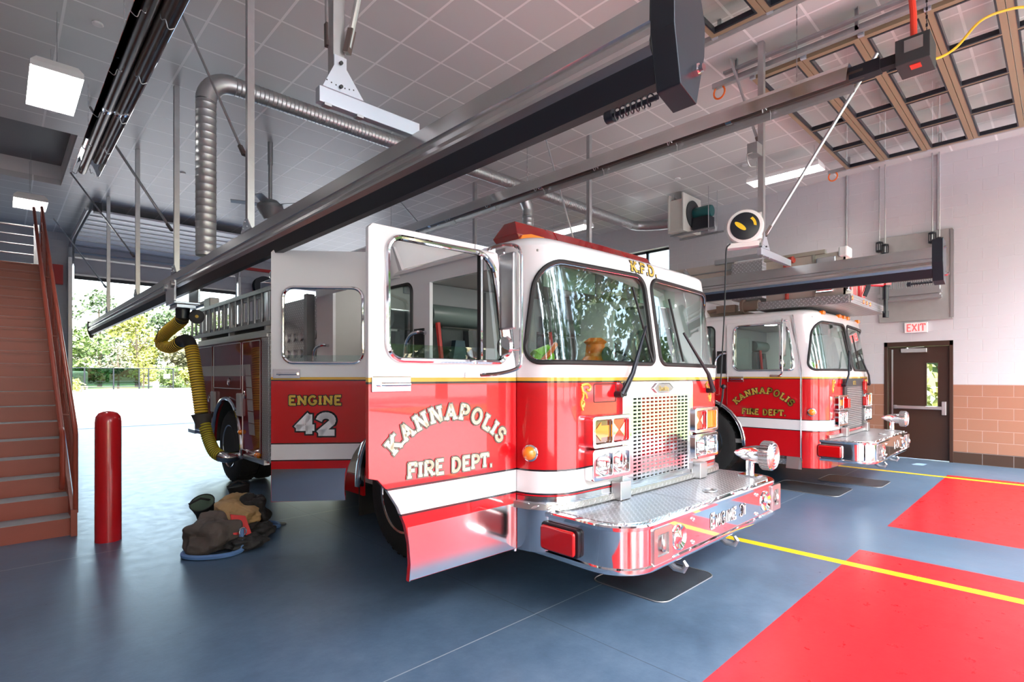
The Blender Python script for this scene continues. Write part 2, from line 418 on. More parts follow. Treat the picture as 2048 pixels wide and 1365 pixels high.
def block_mat(name, ax):
    m = bpy.data.materials.new(name); T, b = nt(m); g, s = pos(T)
    cb = T.nodes.new('ShaderNodeCombineXYZ'); T.links.new(s[ax], cb.inputs[0]); T.links.new(s[2], cb.inputs[1])
    br = T.nodes.new('ShaderNodeTexBrick'); T.links.new(cb.outputs[0], br.inputs[0]); br.offset = .5
    for k, v in (('Scale', 1), ('Mortar Size', .005), ('Mortar Smooth', .3), ('Brick Width', .4064), ('Row Height', .2032), ('Bias', 0)): br.inputs[k].default_value = v
    z = math_(T, 'DIVIDE', s[2], 6.0)
    c = ramp(T, z, [(0, (.055, .027, .016)), (.195/6, (.34, .165, .105)), (1.4224/6, (.53, .535, .56))])
    n1 = T.nodes.new('ShaderNodeTexNoise'); n1.inputs['Scale'].default_value = 60; T.links.new(g, n1.inputs['Vector'])
    c2 = mixc(T, math_(T, 'MULTIPLY', br.outputs['Fac'], .22), c, (.8, .76, .76))
    T.links.new(c2, b.inputs['Base Color']); b.inputs['Roughness'].default_value = .45
    h = math_(T, 'MULTIPLY_ADD', n1.outputs['Fac'], .12, math_(T, 'SUBTRACT', 1, br.outputs['Fac']))
    bp = T.nodes.new('ShaderNodeBump'); bp.inputs['Strength'].default_value = .6; bp.inputs['Distance'].default_value = .006; T.links.new(h, bp.inputs['Height']); T.links.new(bp.outputs[0], b.inputs['Normal'])
    return m
def ceil_mat():
    m = bpy.data.materials.new('ceiling tiles'); T, b = nt(m); g, s = pos(T)
    fx = math_(T, 'ABSOLUTE', math_(T, 'SUBTRACT', math_(T, 'FRACT', math_(T, 'DIVIDE', math_(T, 'SUBTRACT', s[0], .5375-10*.6096-.3048), .6096)), .5))
    fy = math_(T, 'ABSOLUTE', math_(T, 'SUBTRACT', math_(T, 'FRACT', math_(T, 'DIVIDE', math_(T, 'SUBTRACT', s[1], 4.48-20*.6096-.3048), .6096)), .5))
    gl = math_(T, 'MAXIMUM', math_(T, 'LESS_THAN', fx, .023), math_(T, 'LESS_THAN', fy, .023))
    T.links.new(mixc(T, gl, (.62, .635, .625), (.90, .91, .90)), b.inputs['Base Color'])
    b.inputs['Roughness'].default_value = .38; b.inputs['Specular IOR Level'].default_value = .55
    bp = T.nodes.new('ShaderNodeBump'); bp.inputs['Strength'].default_value = .5; bp.inputs['Distance'].default_value = .004; T.links.new(gl, bp.inputs['Height']); T.links.new(bp.outputs[0], b.inputs['Normal'])
    return m
M['floor'] = floor_mat(); M['blockx'] = block_mat('painted block', 1); M['blocky'] = block_mat('painted block across', 0); M['ceiling'] = ceil_mat()
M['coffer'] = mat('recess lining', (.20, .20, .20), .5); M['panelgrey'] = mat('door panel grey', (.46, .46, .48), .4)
m = MB(); m.bx(WL-.3, WX+.3, WF-.3, WR+.3, -.2, 0); struct(m.build('floor', M['floor'], smooth=False))
# ceiling with a raised recess over the stair head
m = MB(); rx0, rx1, ry0, ry1 = -1.3, .99, 11.72, 15.05
for a in ((WL, WX, WF, ry0), (WL, WX, ry1, WR), (WL, rx0, ry0, ry1), (rx1, WX, ry0, ry1)): m.bx(a[0], a[1], a[2], a[3], CZ, CZ+.12)
struct(m.build('ceiling', M['ceiling'], smooth=False))
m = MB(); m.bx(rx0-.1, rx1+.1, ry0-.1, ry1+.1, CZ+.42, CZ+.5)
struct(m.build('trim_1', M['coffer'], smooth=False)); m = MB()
for a in ((rx0-.1, rx0), (rx1, rx1+.1)): m.bx(a[0], a[1], ry0-.1, ry1+.1, CZ+.121, CZ+.42)
for a in ((ry0-.1, ry0), (ry1, ry1+.1)): m.bx(rx0, rx1, a[0], a[1], CZ+.121, CZ+.42)
struct(m.build('trim_5', mat('recess side paint', (.80, .80, .79), .5), smooth=False))
def wall(name, u0, u1, z1, holes, fix, lo, hi, material):
    """block wall with rectangular openings; fix = 'x' or 'y'"""
    us = sorted({u0, u1, *[h[0] for h in holes], *[h[1] for h in holes]}); zs = sorted({0, z1, *[h[2] for h in holes], *[h[3] for h in holes]})
    m = MB()
    for a, b in zip(us, us[1:]):
        run = None
        for c, d in zip(zs, zs[1:]):
            solid = not any(h[0] <= (a+b)/2 <= h[1] and h[2] <= (c+d)/2 <= h[3] for h in holes)
            if solid: run = (run[0], d) if run else (c, d)
            if (not solid or d == z1) and run:
                if fix == 'x': m.bx(lo, hi, a, b, run[0], run[1])
                else: m.bx(a, b, lo, hi, run[0], run[1])
                run = None
    return struct(m.build(name, material, smooth=False))
DW = (1.467, 2.42, 0, 2.19)
wall('wall_right', WF, WR, CZ, [DW, (7.15, 8.62, 4.1, 4.98)], 'x', WX, WX+.3, M['blockx'])
wall('wall_left', WF, WR, CZ, [], 'x', WL-.3, WL, M['blockx'])
wall('wall_rear', WL, WX, CZ, [(1.57, 5.95, 0, 4.85), (7.2, 11.55, 0, 4.85)], 'y', WR, WR+.3, M['blocky'])  # second opening, hidden behind the ladder truck, added to let daylight in
wall('wall_front', WL, WX, CZ, [(1.5, 5.95, 0, 5.0), (6.6, 12.45, 0, 5.0), (-1.2, .9, .4, 4.6)], 'y', WF-.3, WF, M['blocky'])  # unseen openings: right bay widened for windshield reflections, left window kept for daylight
# clerestory window in the right wall
m = MB(); x0, x1 = WX+.16, WX+.22
for a, b in ((7.15, 7.21), (8.56, 8.62), (7.86, 7.93)): m.bx(x0, x1, a, b, 4.1, 4.98)
for a, b in ((4.1, 4.16), (4.92, 4.98)): m.bx(x0, x1, 7.15, 8.62, a, b)
w1 = struct(m.build('window_1', M['blacksteel'], smooth=False))
m = MB(); m.bx(WX+.18, WX+.19, 7.2, 8.57, 4.15, 4.93); m.build('window_pane', M['pane'], w1, smooth=False)
m = MB(); m.bx(WX-.004, WX+.16, 7.15, 8.62, 4.085, 4.10); m.build('window_sill', M['whitebox'], w1, smooth=False)
# brown exit door
y0, y1 = DW[0], DW[1]
m = MB()
for a, b in ((y0-.05, y0+.005), (y1-.005, y1+.05)): m.bx(WX-.012, WX+.20, a, b, 0, 2.24)
m.bx(WX-.012, WX+.20, y0-.05, y1+.05, 2.15, 2.24)
d1 = struct(m.build('door_1', M['brown'], smooth=False, bevel=.004))
LX = WX+.055   # leaf set back inside the frame
m = MB(); f = lambda u, v, d: (LX+d, u, v)
m.panel([(y0+.01, .01), (y1-.01, .01), (y1-.01, 2.145), (y0+.01, 2.145)], [[(y0+.18, 1.02), (y0+.345, 1.02), (y0+.345, 1.83), (y0+.18, 1.83)]], f, .045)
m.build('door_leaf', M['brown'], d1, smooth=False)
m = MB(); m.bx(LX+.018, LX+.024, y0+.18, y0+.345, 1.02, 1.83); m.build('vision_pane', M['pane'], d1, smooth=False)
m = MB()
for a, b in ((y0+.165, y0+.18), (y0+.345, y0+.36)): m.bx(LX-.008, LX, a, b, 1.005, 1.845)
for a, b in ((1.005, 1.02), (1.83, 1.845)): m.bx(LX-.008, LX, y0+.18, y0+.345, a, b)
m.build('vision_frame', M['brown'], d1, smooth=False)
m = MB(); m.bx(LX-.07, LX-.03, y0+.09, y1-.12, .955, 1.015); m.bx(LX-.06, LX, y1-.15, y1-.1, .95, 1.02)
pb = m.build('push_bar', M['satin'], d1, smooth=False, bevel=.006)
m = MB(); m.bx(LX-.075, LX, y0+.05, y0+.115, .86, 1.11); m.build('latch_case', M['satin'], pb, smooth=False, bevel=.005)
m = MB(); m.bx(LX-.085, LX-.002, y1-.62, y1-.22, 2.03, 2.11); dc = m.build('door_closer', M['satin'], d1, smooth=False, bevel=.006)
m = MB(); m.bar((LX-.06, y1-.32, 2.12), (LX-.09, y1-.58, 2.135), .025, .012); m.cyl((LX-.06, y1-.32, 2.10), (LX-.06, y1-.32, 2.13), .018); m.build('closer_arm', M['satin'], dc)
m = MB(); m.bx(LX-.012, LX, y1-.085, y1-.06, .05, 2.1); m.build('hinge_strip', M['satin'], d1, smooth=False)
# exit sign
t = thing('exit_sign', (WX-.05, 1.96, 2.405), 'white illuminated EXIT sign over the brown door', 'sign')
m = MB(); m.bx(WX-.055, WX-.001, 1.785, 2.137, 2.405, 2.60); m.build('sign_case', M['whitebox'], t, smooth=False, bevel=.006)
m = MB(); lettering(m, 'EXIT', (WX-.056, 1.96, 2.43), (0, -1, 0), (0, 0, 1), .145, .13, track=.0, lift=.002, wide=.82)
m.build('sign_letters', mat('lit red letters', (.9, .03, .03), .4, emit=.6), t, smooth=False, fix=False)
# ---------------------------------------------------------------- outside
M['apron'] = mat('sunlit concrete apron', (.20, .197, .19), .85, noise=.08, nscale=1.5); M['grass'] = mat('grass', (.10, .16, .03), .9, noise=.4, nscale=3)
M['asphalt'] = mat('front drive paving', (.30, .30, .30), .9, noise=.15, nscale=2)
m = MB(); m.bx(-90, 120, -90, WF-.3, -.35, -.21); struct(m.build('trim_4', M['asphalt'], smooth=False))
m = MB(); m.bx(-90, 120, WF-.3, 160, -.35, -.21); struct(m.build('ground', M['apron'], smooth=False))
m = MB()
m.bx(WL-1, WX+1, WR+.3, 26, -.21, -.01); struct(m.build('trim_2', M['apron'], smooth=False))
m = MB(); m.bx(-60, 110, 97, 150, -.2, -.15); m.bx(13.4, 60, -20, 8, -.2, -.1); struct(m.build('trim_3', M['grass'], smooth=False))
m = MB(); m.bx(WL-.5, WX+.5, WF-.5, WR+.5, CZ+.55, CZ+.75); struct(m.build('roof', M['whitebox'], smooth=False))
LEAF = [mat('dark pine leaves', (.045, .078, .022), .6, noise=.5, nscale=.5), mat('mid green leaves', (.08, .13, .022), .6, noise=.5, nscale=.5),
        mat('yellow green leaves', (.20, .215, .027), .6, noise=.4, nscale=.5), mat('pale dry leaves', (.17, .17, .085), .6, noise=.4, nscale=.5)]
def leaf_mesh(seed, h, r, n, lm, low=.18, leaf=.5, lobes=9):
    R = random.Random(seed); m = MB(); cs = []
    for _ in range(lobes):
        a = R.uniform(0, 2*PI); q = R.uniform(.1, .75)*r; cs.append((q*math.cos(a), q*math.sin(a), h*R.uniform(low+.12, .88), r*R.uniform(.32, .58)))
    cs.append((0, 0, h*.9, r*.34))
    for _ in range(n):
        cx, cy, cz, cr = R.choice(cs); d = Vector((R.gauss(0, 1), R.gauss(0, 1), R.gauss(0, 1))).normalized()*cr*R.uniform(.55, 1.05); d.z *= .8
        p = Vector((cx, cy, cz))+d; s = leaf*R.uniform(.5, 1.1); u = Vector((R.gauss(0, 1), R.gauss(0, 1), R.gauss(0, .6))).normalized(); v = u.orthogonal().normalized()
        m.face([p-u*s*.5, p+v*s*.35, p+u*s*.5, p-v*s*.35])
    return m
def tree(name, label, loc, h, r, n, lm, seed, group='trees beyond the parking apron', low=.18, leaf=.5, cat='tree'):
    t = thing(name, loc, label, cat, group)
    m = leaf_mesh(seed, h, r, n, lm, low, leaf); bmesh.ops.translate(m.bm, verts=m.bm.verts[:], vec=loc); m.build('foliage', LEAF[lm], t, smooth=False, fix=False)
    m = MB(); R = random.Random(seed); m.tube([(loc[0], loc[1], loc[2]), (loc[0]+.1, loc[1], loc[2]+h*.4), (loc[0]-.1, loc[1], loc[2]+h*.8)], [h*.022, h*.016, h*.006], 7)
    for _ in range(4):
        a = R.uniform(0, 6.3); m.tube([(loc[0], loc[1], loc[2]+h*R.uniform(.3, .5)), (loc[0]+r*.5*math.cos(a), loc[1]+r*.5*math.sin(a), loc[2]+h*R.uniform(.55, .75))], [h*.008, h*.003], 5)
    m.build('trunk', M['bark'], t); return t
# ================================================================ trees, fence, outside bits
for i, (px, py, h, r, lm, lab) in enumerate([
  (6.5, 112, 15, 5.0, 0, 'dark pine at the far edge, beside the stair rail'), (12.5, 114, 17, 5.5, 0, 'tall dark pine behind the pale sapling'),
  (18.5, 116, 14.5, 5.5, 1, 'green tree rising behind the yellow tree'), (24, 115, 15, 5.5, 0, 'dark pine behind the hanging hose'),
  (30, 116, 14.5, 5.5, 1, 'green tree above the engine ladder rack'), (8.6, 99, 8.5, 4.2, 1, 'mid green bushy tree behind the fence'),
  (16, 103, 12, 4.4, 2, 'tall yellow green tree behind the fence'), (21.5, 103, 9, 4.2, 3, 'pale dry leaved tree beside the hose loop'),
  (26.5, 103, 8.5, 4.2, 1, 'bushy green tree behind the hose loop'), (31.5, 104, 8.5, 4.5, 0, 'dark bushy tree beside the rear wheel'),
  (12.3, 93, 6.8, 2.3, 3, 'pale thin sapling in front of the fence'), (15.6, 95, 5.8, 1.9, 2, 'small yellow sapling in front of the fence')]):
    tree('tree', lab, (px, py, -.2), h, r, 1800 if h > 7 else 520, lm, 30+i, low=.05 if h > 7 else .3, leaf=.75 if h > 7 else .42)
for i, x in enumerate((19.5, 22.5, 25.5, 28.5, 31.5)):
    t = tree('shrub', ('low green hedge shrub at the lot edge, ' + ('right of the fence gate', 'second along from the fence gate', 'below the hose loop', 'beside the yellow hose', 'nearest the engine body')[i]), (x, 97, -.2), 3.4, 2.3, 900, (1, 2, 1, 1, 0)[i], 60+i, 'hedge shrubs at the lot edge', .02, .5, 'shrub')
tree('flower_bush', 'round yellow flowering bush on the bright lot by the stair', (6.55, 78, -.2), 1.3, 1.4, 300, 2, 81, None, .0, .3, 'shrub')
for x, y, h, r, lm in ((16.4, 1.6, 3.2, 1.3, 1), (18.2, 3.0, 4.0, 1.6, 2)): tree('garden_shrub', 'leafy shrub seen through the exit door pane' + (', small' if h < 3.5 else ', taller'), (x, y, -.1), h, r, 700, lm, int(x*7), None, .02, .3, 'shrub')
for i, (x, y, h) in enumerate(((-18, -27, 15), (-6, -27, 16), (5, -30, 17), (15, -27, 16), (25, -30, 18), (34, -26, 18), (43, -30, 20), (52, -26, 20), (61, -30, 21), (70, -25, 21), (80, -28, 22))):
    tree('roadside_tree', 'broad green tree across the front drive, mirrored in the windshields', (x, y, -.2), h*1.3, 7, 2600, i % 2, 90+i, 'trees across the front drive', .05, .95)
t = thing('chain_link_fence', (12, 90, -.2), 'dark green screened fence with gate at the lot edge', 'fence')
m = MB()
for x in (5.0, 8.3, 11.4, 14.3, 15.4, 18.4): m.cyl((x, 90, -.2), (x, 90, 2.75), .09)
m.build('fence_post', M['blacksteel'], t)
m = MB()
for z in (2.7, 0.15): m.cyl((5, 90, z), (18.4, 90, z), .05)
m.build('fence_rail', M['blacksteel'], t)
m = MB(); m.bx(5, 14.3, 90.05, 90.07, .3, 2.65); m.build('screen', glass('screen mesh', (.22, .33, .28), .02), t, smooth=False)
m = MB(); m.bx(17.2, 18.0, 89.95, 89.97, 1.3, 1.9); m.build('notice', M['lwhite'], t, smooth=False)
m = MB(); m.bx(5.6, 8.9, 92.2, 94, -.2, 2.3); tag(m.build('utility_cabinet', mat('beige cabinet', (.62, .5, .42), .6), smooth=False, bevel=.25), 'beige utility box behind the lot fence', 'utility box')
m = MB(); m.lathe([(.38, 0), (.42, 1.0), (.36, 1.05), (0, 1.1)], (15.9, 88, -.2)); tag(m.build('litter_bin', M['galvd']), 'grey litter bin in front of the fence gate', 'bin')

# ================================================================ stair
t = thing('staircase', (-.05, 9.6, 0), 'oxide red steel staircase with concrete treads', 'staircase')
SY, RUN, RISE, NS = 6.853, .2795, .1745, 20; SX0, SX1 = -.72, .525
for i in range(NS):
    y = SY+i*RUN; z = (i+1)*RISE
    m = MB(); m.bx(SX0, SX1, y, y+.012, z-RISE+.0, z-.006); m.bx(SX0, SX1, y-.012, y+.0, z-.032, z-.004); m.build('riser', M['stairred'], t, smooth=False)
    if i < NS-1: m = MB(); m.bx(SX0, SX1, y+.0, y+RUN+.005, z-.028, z); m.build('tread', M['concrete'], t, smooth=False)
def stringer(x0, x1):
    f = lambda u, v, d: (d, u, v); sl = RISE/RUN; L = NS*RUN
    m = MB(); m.prism([(SY-.06, 0), (SY-.06, .19), (SY-.02, .22), (SY+L, NS*RISE+.22), (SY+L, NS*RISE-.12), (SY+.3, 0)], f, x0, x1); return m
stringer(SX1, SX1+.03).build('stringer', M['stairred'], t, smooth=False); stringer(SX0-.03, SX0).build('stringer', M['stairred'], t, smooth=False)
m = MB(); m.bx(SX1-.005, SX1+.045, SY-.07, SY-.01, 0, .26); m.build('newel_foot', M['stairred'], t, smooth=False)
def slope(y): return (y-SY)/RUN*RISE
m = MB(); m.tube(bez([(.46, SY+.02, .47), (.46, SY-.05, .60), (.46, SY-.01, .98), (.46, SY+.12, 1.06)], 6)+[(.46, SY+NS*RUN+.1, .98+slope(SY+NS*RUN)+.06)], .024, 10)
hr = m.build('handrail', M['stairred'], t)
for yy in (SY+.45, SY+1.9, SY+3.4, SY+4.9):
    m = MB(); z = .96+slope(yy); m.tube([(.46, yy, z), (.46, yy, z-.06), (SX1+.02, yy, z-.07)], .008, 6); m.build('rail_bracket', M['stairred'], hr)
m = MB(); x = SX1+.035
m.tube([(x, SY-.02, .22), (x, SY-.02, 1.0), (x, SY+.05, 1.08), (x, SY+NS*RUN, 1.05+slope(SY+NS*RUN))], .022, 10); m.build('guard_rail', M['stairred'], t)
m = MB()
for k in range(1, 8): m.tube([(x, SY+.02, .22+k*.105), (x, SY+NS*RUN, .2+k*.105+slope(SY+NS*RUN))], .0065, 6)
m.build('guard_rods', M['stairred'], t)
for k in range(1, 5):
    m = MB(); yy = SY+k*1.38; m.cyl((x, yy, slope(yy)+.2), (x, yy, slope(yy)+1.05), .02); m.build('guard_post', M['stairred'], t)
m = MB(); m.bx(WL+.01, .60, SY+NS*RUN-.0, 14.3, 3.30, 3.48); tag(m.build('stair_landing', M['stairred'], smooth=False), 'raised red steel landing at the stair head', 'landing')
t = thing('landing_rail', (-.4, 14.25, 3.48), 'pale galvanised guard rail along the stair landing', 'railing')
for k in range(6):
    m = MB(); m.cyl((-1.4, 14.25, 3.62+k*.185), (.55, 14.25, 3.62+k*.185), .016 if k < 5 else .024); m.build('rail_bar', M['galv'], t)
m = MB(); m.bx(.52, .60, 14.22, 14.28, 3.48, 4.6); m.build('rail_post', M['galv'], t, smooth=False)
# bollard
t = thing('bollard', (.768, 6.39, 0), 'red dome topped bollard standing beside the stair', 'bollard')
m = MB(); m.lathe([(.106, 0), (.104, 1.14), (.098, 1.19), (.075, 1.225), (.04, 1.24), (0, 1.245)], (.768, 6.39, 0), n=40); m.build('sleeve', M['bollard'], t)
# ================================================================ overhead lamps
def troffer(x0, x1, y0, y1, z, lab, name='ceiling_light', g='fluorescent lights hanging under the ceiling'):
    t = thing(name, ((x0+x1)/2, (y0+y1)/2, z), lab, 'light', g)
    m = MB(); m.loft([[(x0, y0, z), (x1, y0, z), (x1, y1, z), (x0, y1, z)], [(x0, y0, z+.06), (x1, y0, z+.06), (x1, y1, z+.06), (x0, y1, z+.06)], [(x0+.05, y0+.02, z+.12), (x1-.05, y0+.02, z+.12), (x1-.05, y1-.02, z+.12), (x0+.05, y1-.02, z+.12)]], False, True)
    m.build('housing', M['whitebox'], t, smooth=False)
    m = MB(); m.bx(x0+.02, x1-.02, y0+.02, y1-.02, z+.03, z+.035); m.build('diffuser', M['lamp'], t, smooth=False)
    m = MB()
    if x1-x0 > y1-y0 or True:
        n = int((y1-y0)/.05)
        for k in range(n+1): yy = y0+.02+(y1-y0-.04)*k/n; m.bx(x0+.02, x1-.02, yy-.002, yy+.002, z+.004, z+.03)
        n = int((x1-x0)/.1)
        for k in range(n+1): xx = x0+.02+(x1-x0-.04)*k/n; m.bx(xx-.002, xx+.002, y0+.02, y1-.02, z+.004, z+.03)
    m.build('louvre', M['whitebox'], t, smooth=False)
    for yy in (y0+.12, y1-.12): m = MB(); m.cyl(((x0+x1)/2, yy, z+.12), ((x0+x1)/2, yy, CZ), .004, n=6); m.build('chain', M['galv'], t)
troffer(.255, .715, 7.79, 8.98, 4.97, 'white louvred light hanging in front of the coffered recess')
troffer(.21, .68, 13.1, 13.9, 4.80, 'white louvred light hanging above the stair head')
troffer(10.28, 10.66, 2.98, 4.22, 5.27, 'white louvred light hanging above the ladder truck')
troffer(9.62, 10.0, 7.62, 8.82, 5.05, 'white louvred light behind the red light bar')
# ceiling sprinkler roses and smoke caps
for i, (x, y) in enumerate(((.842, 7.84), (10.48, 4.33), (1.5, 5.4), (4.45, 8.2), (.62, 10.9), (2.7, 12.4), (6.0, 9.9), (10.2, 5.6))):
    m = MB(); m.lathe([(.055, .02), (.06, .008), (.05, 0), (0, 0)], (x, y, CZ-.02), n=20)
    tag(m.build('sprinkler_cap', M['whitebox']), ('white sprinkler cap on the ceiling by the chrome tube heater', 'white sprinkler cap above the ladder truck light', 'white sprinkler cap over the bay doorway brace', 'white sprinkler cap beyond the silver cross strut', 'white sprinkler cap in front of the coffered recess', 'white sprinkler cap behind the vertical duct', 'white sprinkler cap over the ceiling fan side', 'white sprinkler cap beside the duct blower')[i], 'sprinkler cap', 'sprinkler caps in the ceiling')
# ================================================================ tube heaters
def heater(x, y0, y1, z, lab, tubes, w=.30, hood='chrome', tr=.05):
    t = thing('tube_heater', (x, (y0+y1)/2, z-.1), lab, 'heater')
    h = w/2
    prof = [(-h, -.10), (-h+.01, -.07), (-h*.62, .06), (-h*.3, .12), (h*.3, .12), (h*.62, .06), (h-.01, -.07), (h, -.10)]
    m = MB(); m.loft([[(x+a, yy, z+b) for a, b in prof] for yy in (y0, y1)], closed=False); 
    o = m.build('reflector', M[hood], t, smooth=False, fix=False); s_ = o.modifiers.new('sheet', 'SOLIDIFY'); s_.thickness = .004
    for k, dx in enumerate(tubes):
        m = MB(); m.cyl((x+dx, y0+(.0 if k else -.12), z), (x+dx, y1-(.5 if k else -.12), z), tr, n=20); tb = m.build('burner_tube', mat('burnt steel tube', (.15, .12, .10), .3, .9, noise=.3, nscale=3), t)
        yy = y0+1.2
        while yy < y1-.3:
            m = MB(); m.cyl((x+dx, yy, z), (x+dx, yy+.07, z), tr+.006, n=20); m.build('coupling', M['stainless'], tb); yy += 3.0
    m = MB(); yy = y0+.8
    while yy < y1:
        for s in (-1, 1): m.tube(bez([(x+s*h, yy, z-.10), (x+s*h*.7, yy+.01, z-.12), (x+s*h*.55, yy, z-.06), (x+s*h*.35, yy-.01, z-.075), (x+s*h*.3, yy, z-.01)], 5), .004, 5)
        yy += 1.15
    m.build('wire_clip', M['galv'], t)
    for yy in (y0+.5, (y0+y1)/2, y1-.4):
        m = MB()
        for k in range(int((CZ-z-.1)/.04)): m.box((x, yy, z+.13+k*.04), (.012, .004, .046) if k % 2 else (.004, .012, .046))
        m.build('hanging_chain', M['galv'], t, smooth=False)
    return t
heater(.913, 3.2, 9.85, 4.58, 'long mirror finish tube heater hung over the stair side', (-.02, .085), .31)
h2 = heater(6.18, 1.50, 10.6, 4.60, 'long tube heater between the engine and the ladder truck', (0,), .32, 'alu', .062)
m = MB(); m.bx(6.12, 6.24, 1.24, 1.50, 4.54, 4.66); m.bx(6.13, 6.23, 1.05, 1.25, 4.55, 4.64); m.build('burner_neck', M['blacksteel'], h2, smooth=False)
m = MB(); m.bx(6.02, 6.02+.32, .84, 1.10, 4.46, 4.70); bb = m.build('burner_box', M['dark'], h2, smooth=False, bevel=.006)
m = MB(); m.bx(6.012, 6.0199, .89, 1.03, 4.56, 4.67); m.build('rating_plate', M['satin'], bb, smooth=False)
m = MB(); m.bx(6.08, 6.17, .92, 1.0, 4.452, 4.4595); m.build('warning_label', mat('red label', (.75, .05, .03), .4), bb, smooth=False)
m = MB(); m.tube([(6.16, .98, 4.70), (6.14, .98, 4.95), (6.12, 1.0, 5.25), (6.12, 1.02, CZ)], .028, 10); tag(m.build('intake_hose', mat('red hose', (.85, .06, .03), .4)), 'bright red air hose rising from the heater box', 'hose')
m = MB(); m.tube(bez([(6.34, .93, 4.66), (6.42, .86, 4.60), (6.55, .72, 4.70), (6.65, .55, 4.92), (6.75, .35, 4.98), (6.9, .2, 5.0)], 8), .012, 8); tag(m.build('gas_line', M['yellow']), 'yellow gas line looping from the heater box', 'gas line')
m = MB()
for k in range(26): m.box((6.27+.004*(k % 2), .90, 4.72+k*.038), (.016, .005, .032) if k % 2 else (.005, .016, .032))
tag(m.build('support_chain', M['blacksteel'], smooth=False), 'dark chain holding up the heater box', 'chain')
# ================================================================ exhaust rails on posts
def rail(x, y0, y1, lab):
    t = thing('exhaust_rail', (x, (y0+y1)/2, 2.71), lab, 'exhaust rail')
    m = MB(); L = [(-.03, 3.04), (-.03, 2.998), (-.076, 2.998), (-.078, 2.912), (-.060, 2.902), (-.060, 2.872), (-.072, 2.862), (-.080, 2.835), (-.080, 2.818), (-.058, 2.79)]
    P = L+[(-u, v) for u, v in L[::-1]]
    m.loft([[(x+a, yy, b) for a, b in P] for yy in (y0, y1)], True, True); m.build('track_profile', M['alu'], t, smooth=False)
    m = MB(); m.loft([[(x-.058, yy, 2.79), (x+.058, yy, 2.79), (x+.028, yy, 2.695), (x-.028, yy, 2.695)] for yy in (y0, y1)], True, True); m.build('rubber_lip', M['slot'], t, smooth=False)
    m = MB(); f = lambda u, v, d: (x+u, y0-d, v)
    m.prism([(-.075, 3.12), (.10, 3.12), (.165, 2.96), (.16, 2.83), (.095, 2.62), (-.03, 2.655), (-.075, 2.86)], f, .0, .10)
    ep = m.build('end_plate', M['blacksteel'], t, smooth=False, bevel=.004)
    m = MB(); m.cyl((x+.075, y0-.10, 2.74), (x+.075, y0-.12, 2.74), .024, n=6); m.cyl((x+.075, y0-.12, 2.74), (x+.075, y0-.138, 2.74), .015); m.build('end_bolt', M['chrome'], ep, smooth=False); m = MB(); m.cyl((x-.04, y0-.10, 3.02), (x-.04, y0-.13, 3.02), .012); m.build('end_bolt', M['chrome'], ep, smooth=False)
    m = MB(); m.tube([(x-.02+.022*math.cos(a*.55), y0+.02+a*.0022, 2.645+.022*math.sin(a*.55)) for a in range(90)], .003, 5); m.cyl((x-.02, y0, 2.645), (x-.02, y0+.24, 2.645), .010); m.cyl((x-.02, y0+.2, 2.645), (x-.02, y0+.235, 2.645), .026); m.build('bumper_spring', M['blacksteel'], ep)
    m = MB(); f = lambda u, v, d: (x+u, y1+d, v); m.prism([(-.09, 3.06), (.09, 3.06), (.09, 2.82), (.03, 2.62), (-.03, 2.62), (-.09, 2.82)], f, 0, .04); m.build('far_end_plate', M['blacksteel'], t, smooth=False)
    return t
rail(1.835, 1.08, 18.3, 'long aluminium exhaust rail running over the nearer engine')
rail(7.64, 1.04, 16.0, 'aluminium exhaust rail in front of the ladder truck')
def post(x, y, z0, w, lab, foot=True):
    t = thing('hanger_post', (x, y, z0), lab, 'post', 'hanger posts of the exhaust rails')
    m = MB()
    m.bx(x-w/2, x-w/2+.006, y-w/2, y+w/2, z0, CZ); m.bx(x+w/2-.006, x+w/2, y-w/2, y+w/2, z0, CZ); m.bx(x-w/2+.006, x+w/2-.006, y+w/2-.006, y+w/2, z0, CZ); m.bx(x-w/2+.006, x+w/2-.006, y-w/2, y-w/2+.006, z0, CZ)
    m.build('strut_channel', M['galv'], t, smooth=False)
    if foot:
        m = MB(); m.prism([(-.03, z0+.10), (.03, z0+.10), (.15, z0-.02), (-.15, z0-.02)], lambda u, v, d: (x-.03+d, y+u, v), -.012, .0); fp = m.build('foot_plate', M['zinc'], t, smooth=False)
        m = MB()
        for u, v in ((0, z0+.07), (-.06, z0+.01), (.06, z0+.01)): m.cyl((x-.055, y+u, v), (x-.04, y+u, v), .009, n=6)
        m.build('foot_bolt', M['zinc'], fp)
    return t
for (y, lab) in ((5.71, 'tall hanger post in front of the silver duct elbow'), (8.78, 'hanger post left of the vertical silver duct'), (11.7, 'third hanger post along the nearer rail'), (15.24, 'farthest hanger post on the nearer rail, by the door track')):
    post(1.835, y, 3.06, .066, lab)
for y, lab in ((5.66, 'hanger post behind the red light bar'), (8.7, 'far hanger post behind the open white door')): post(7.296, y, 3.06, .066, lab, False)
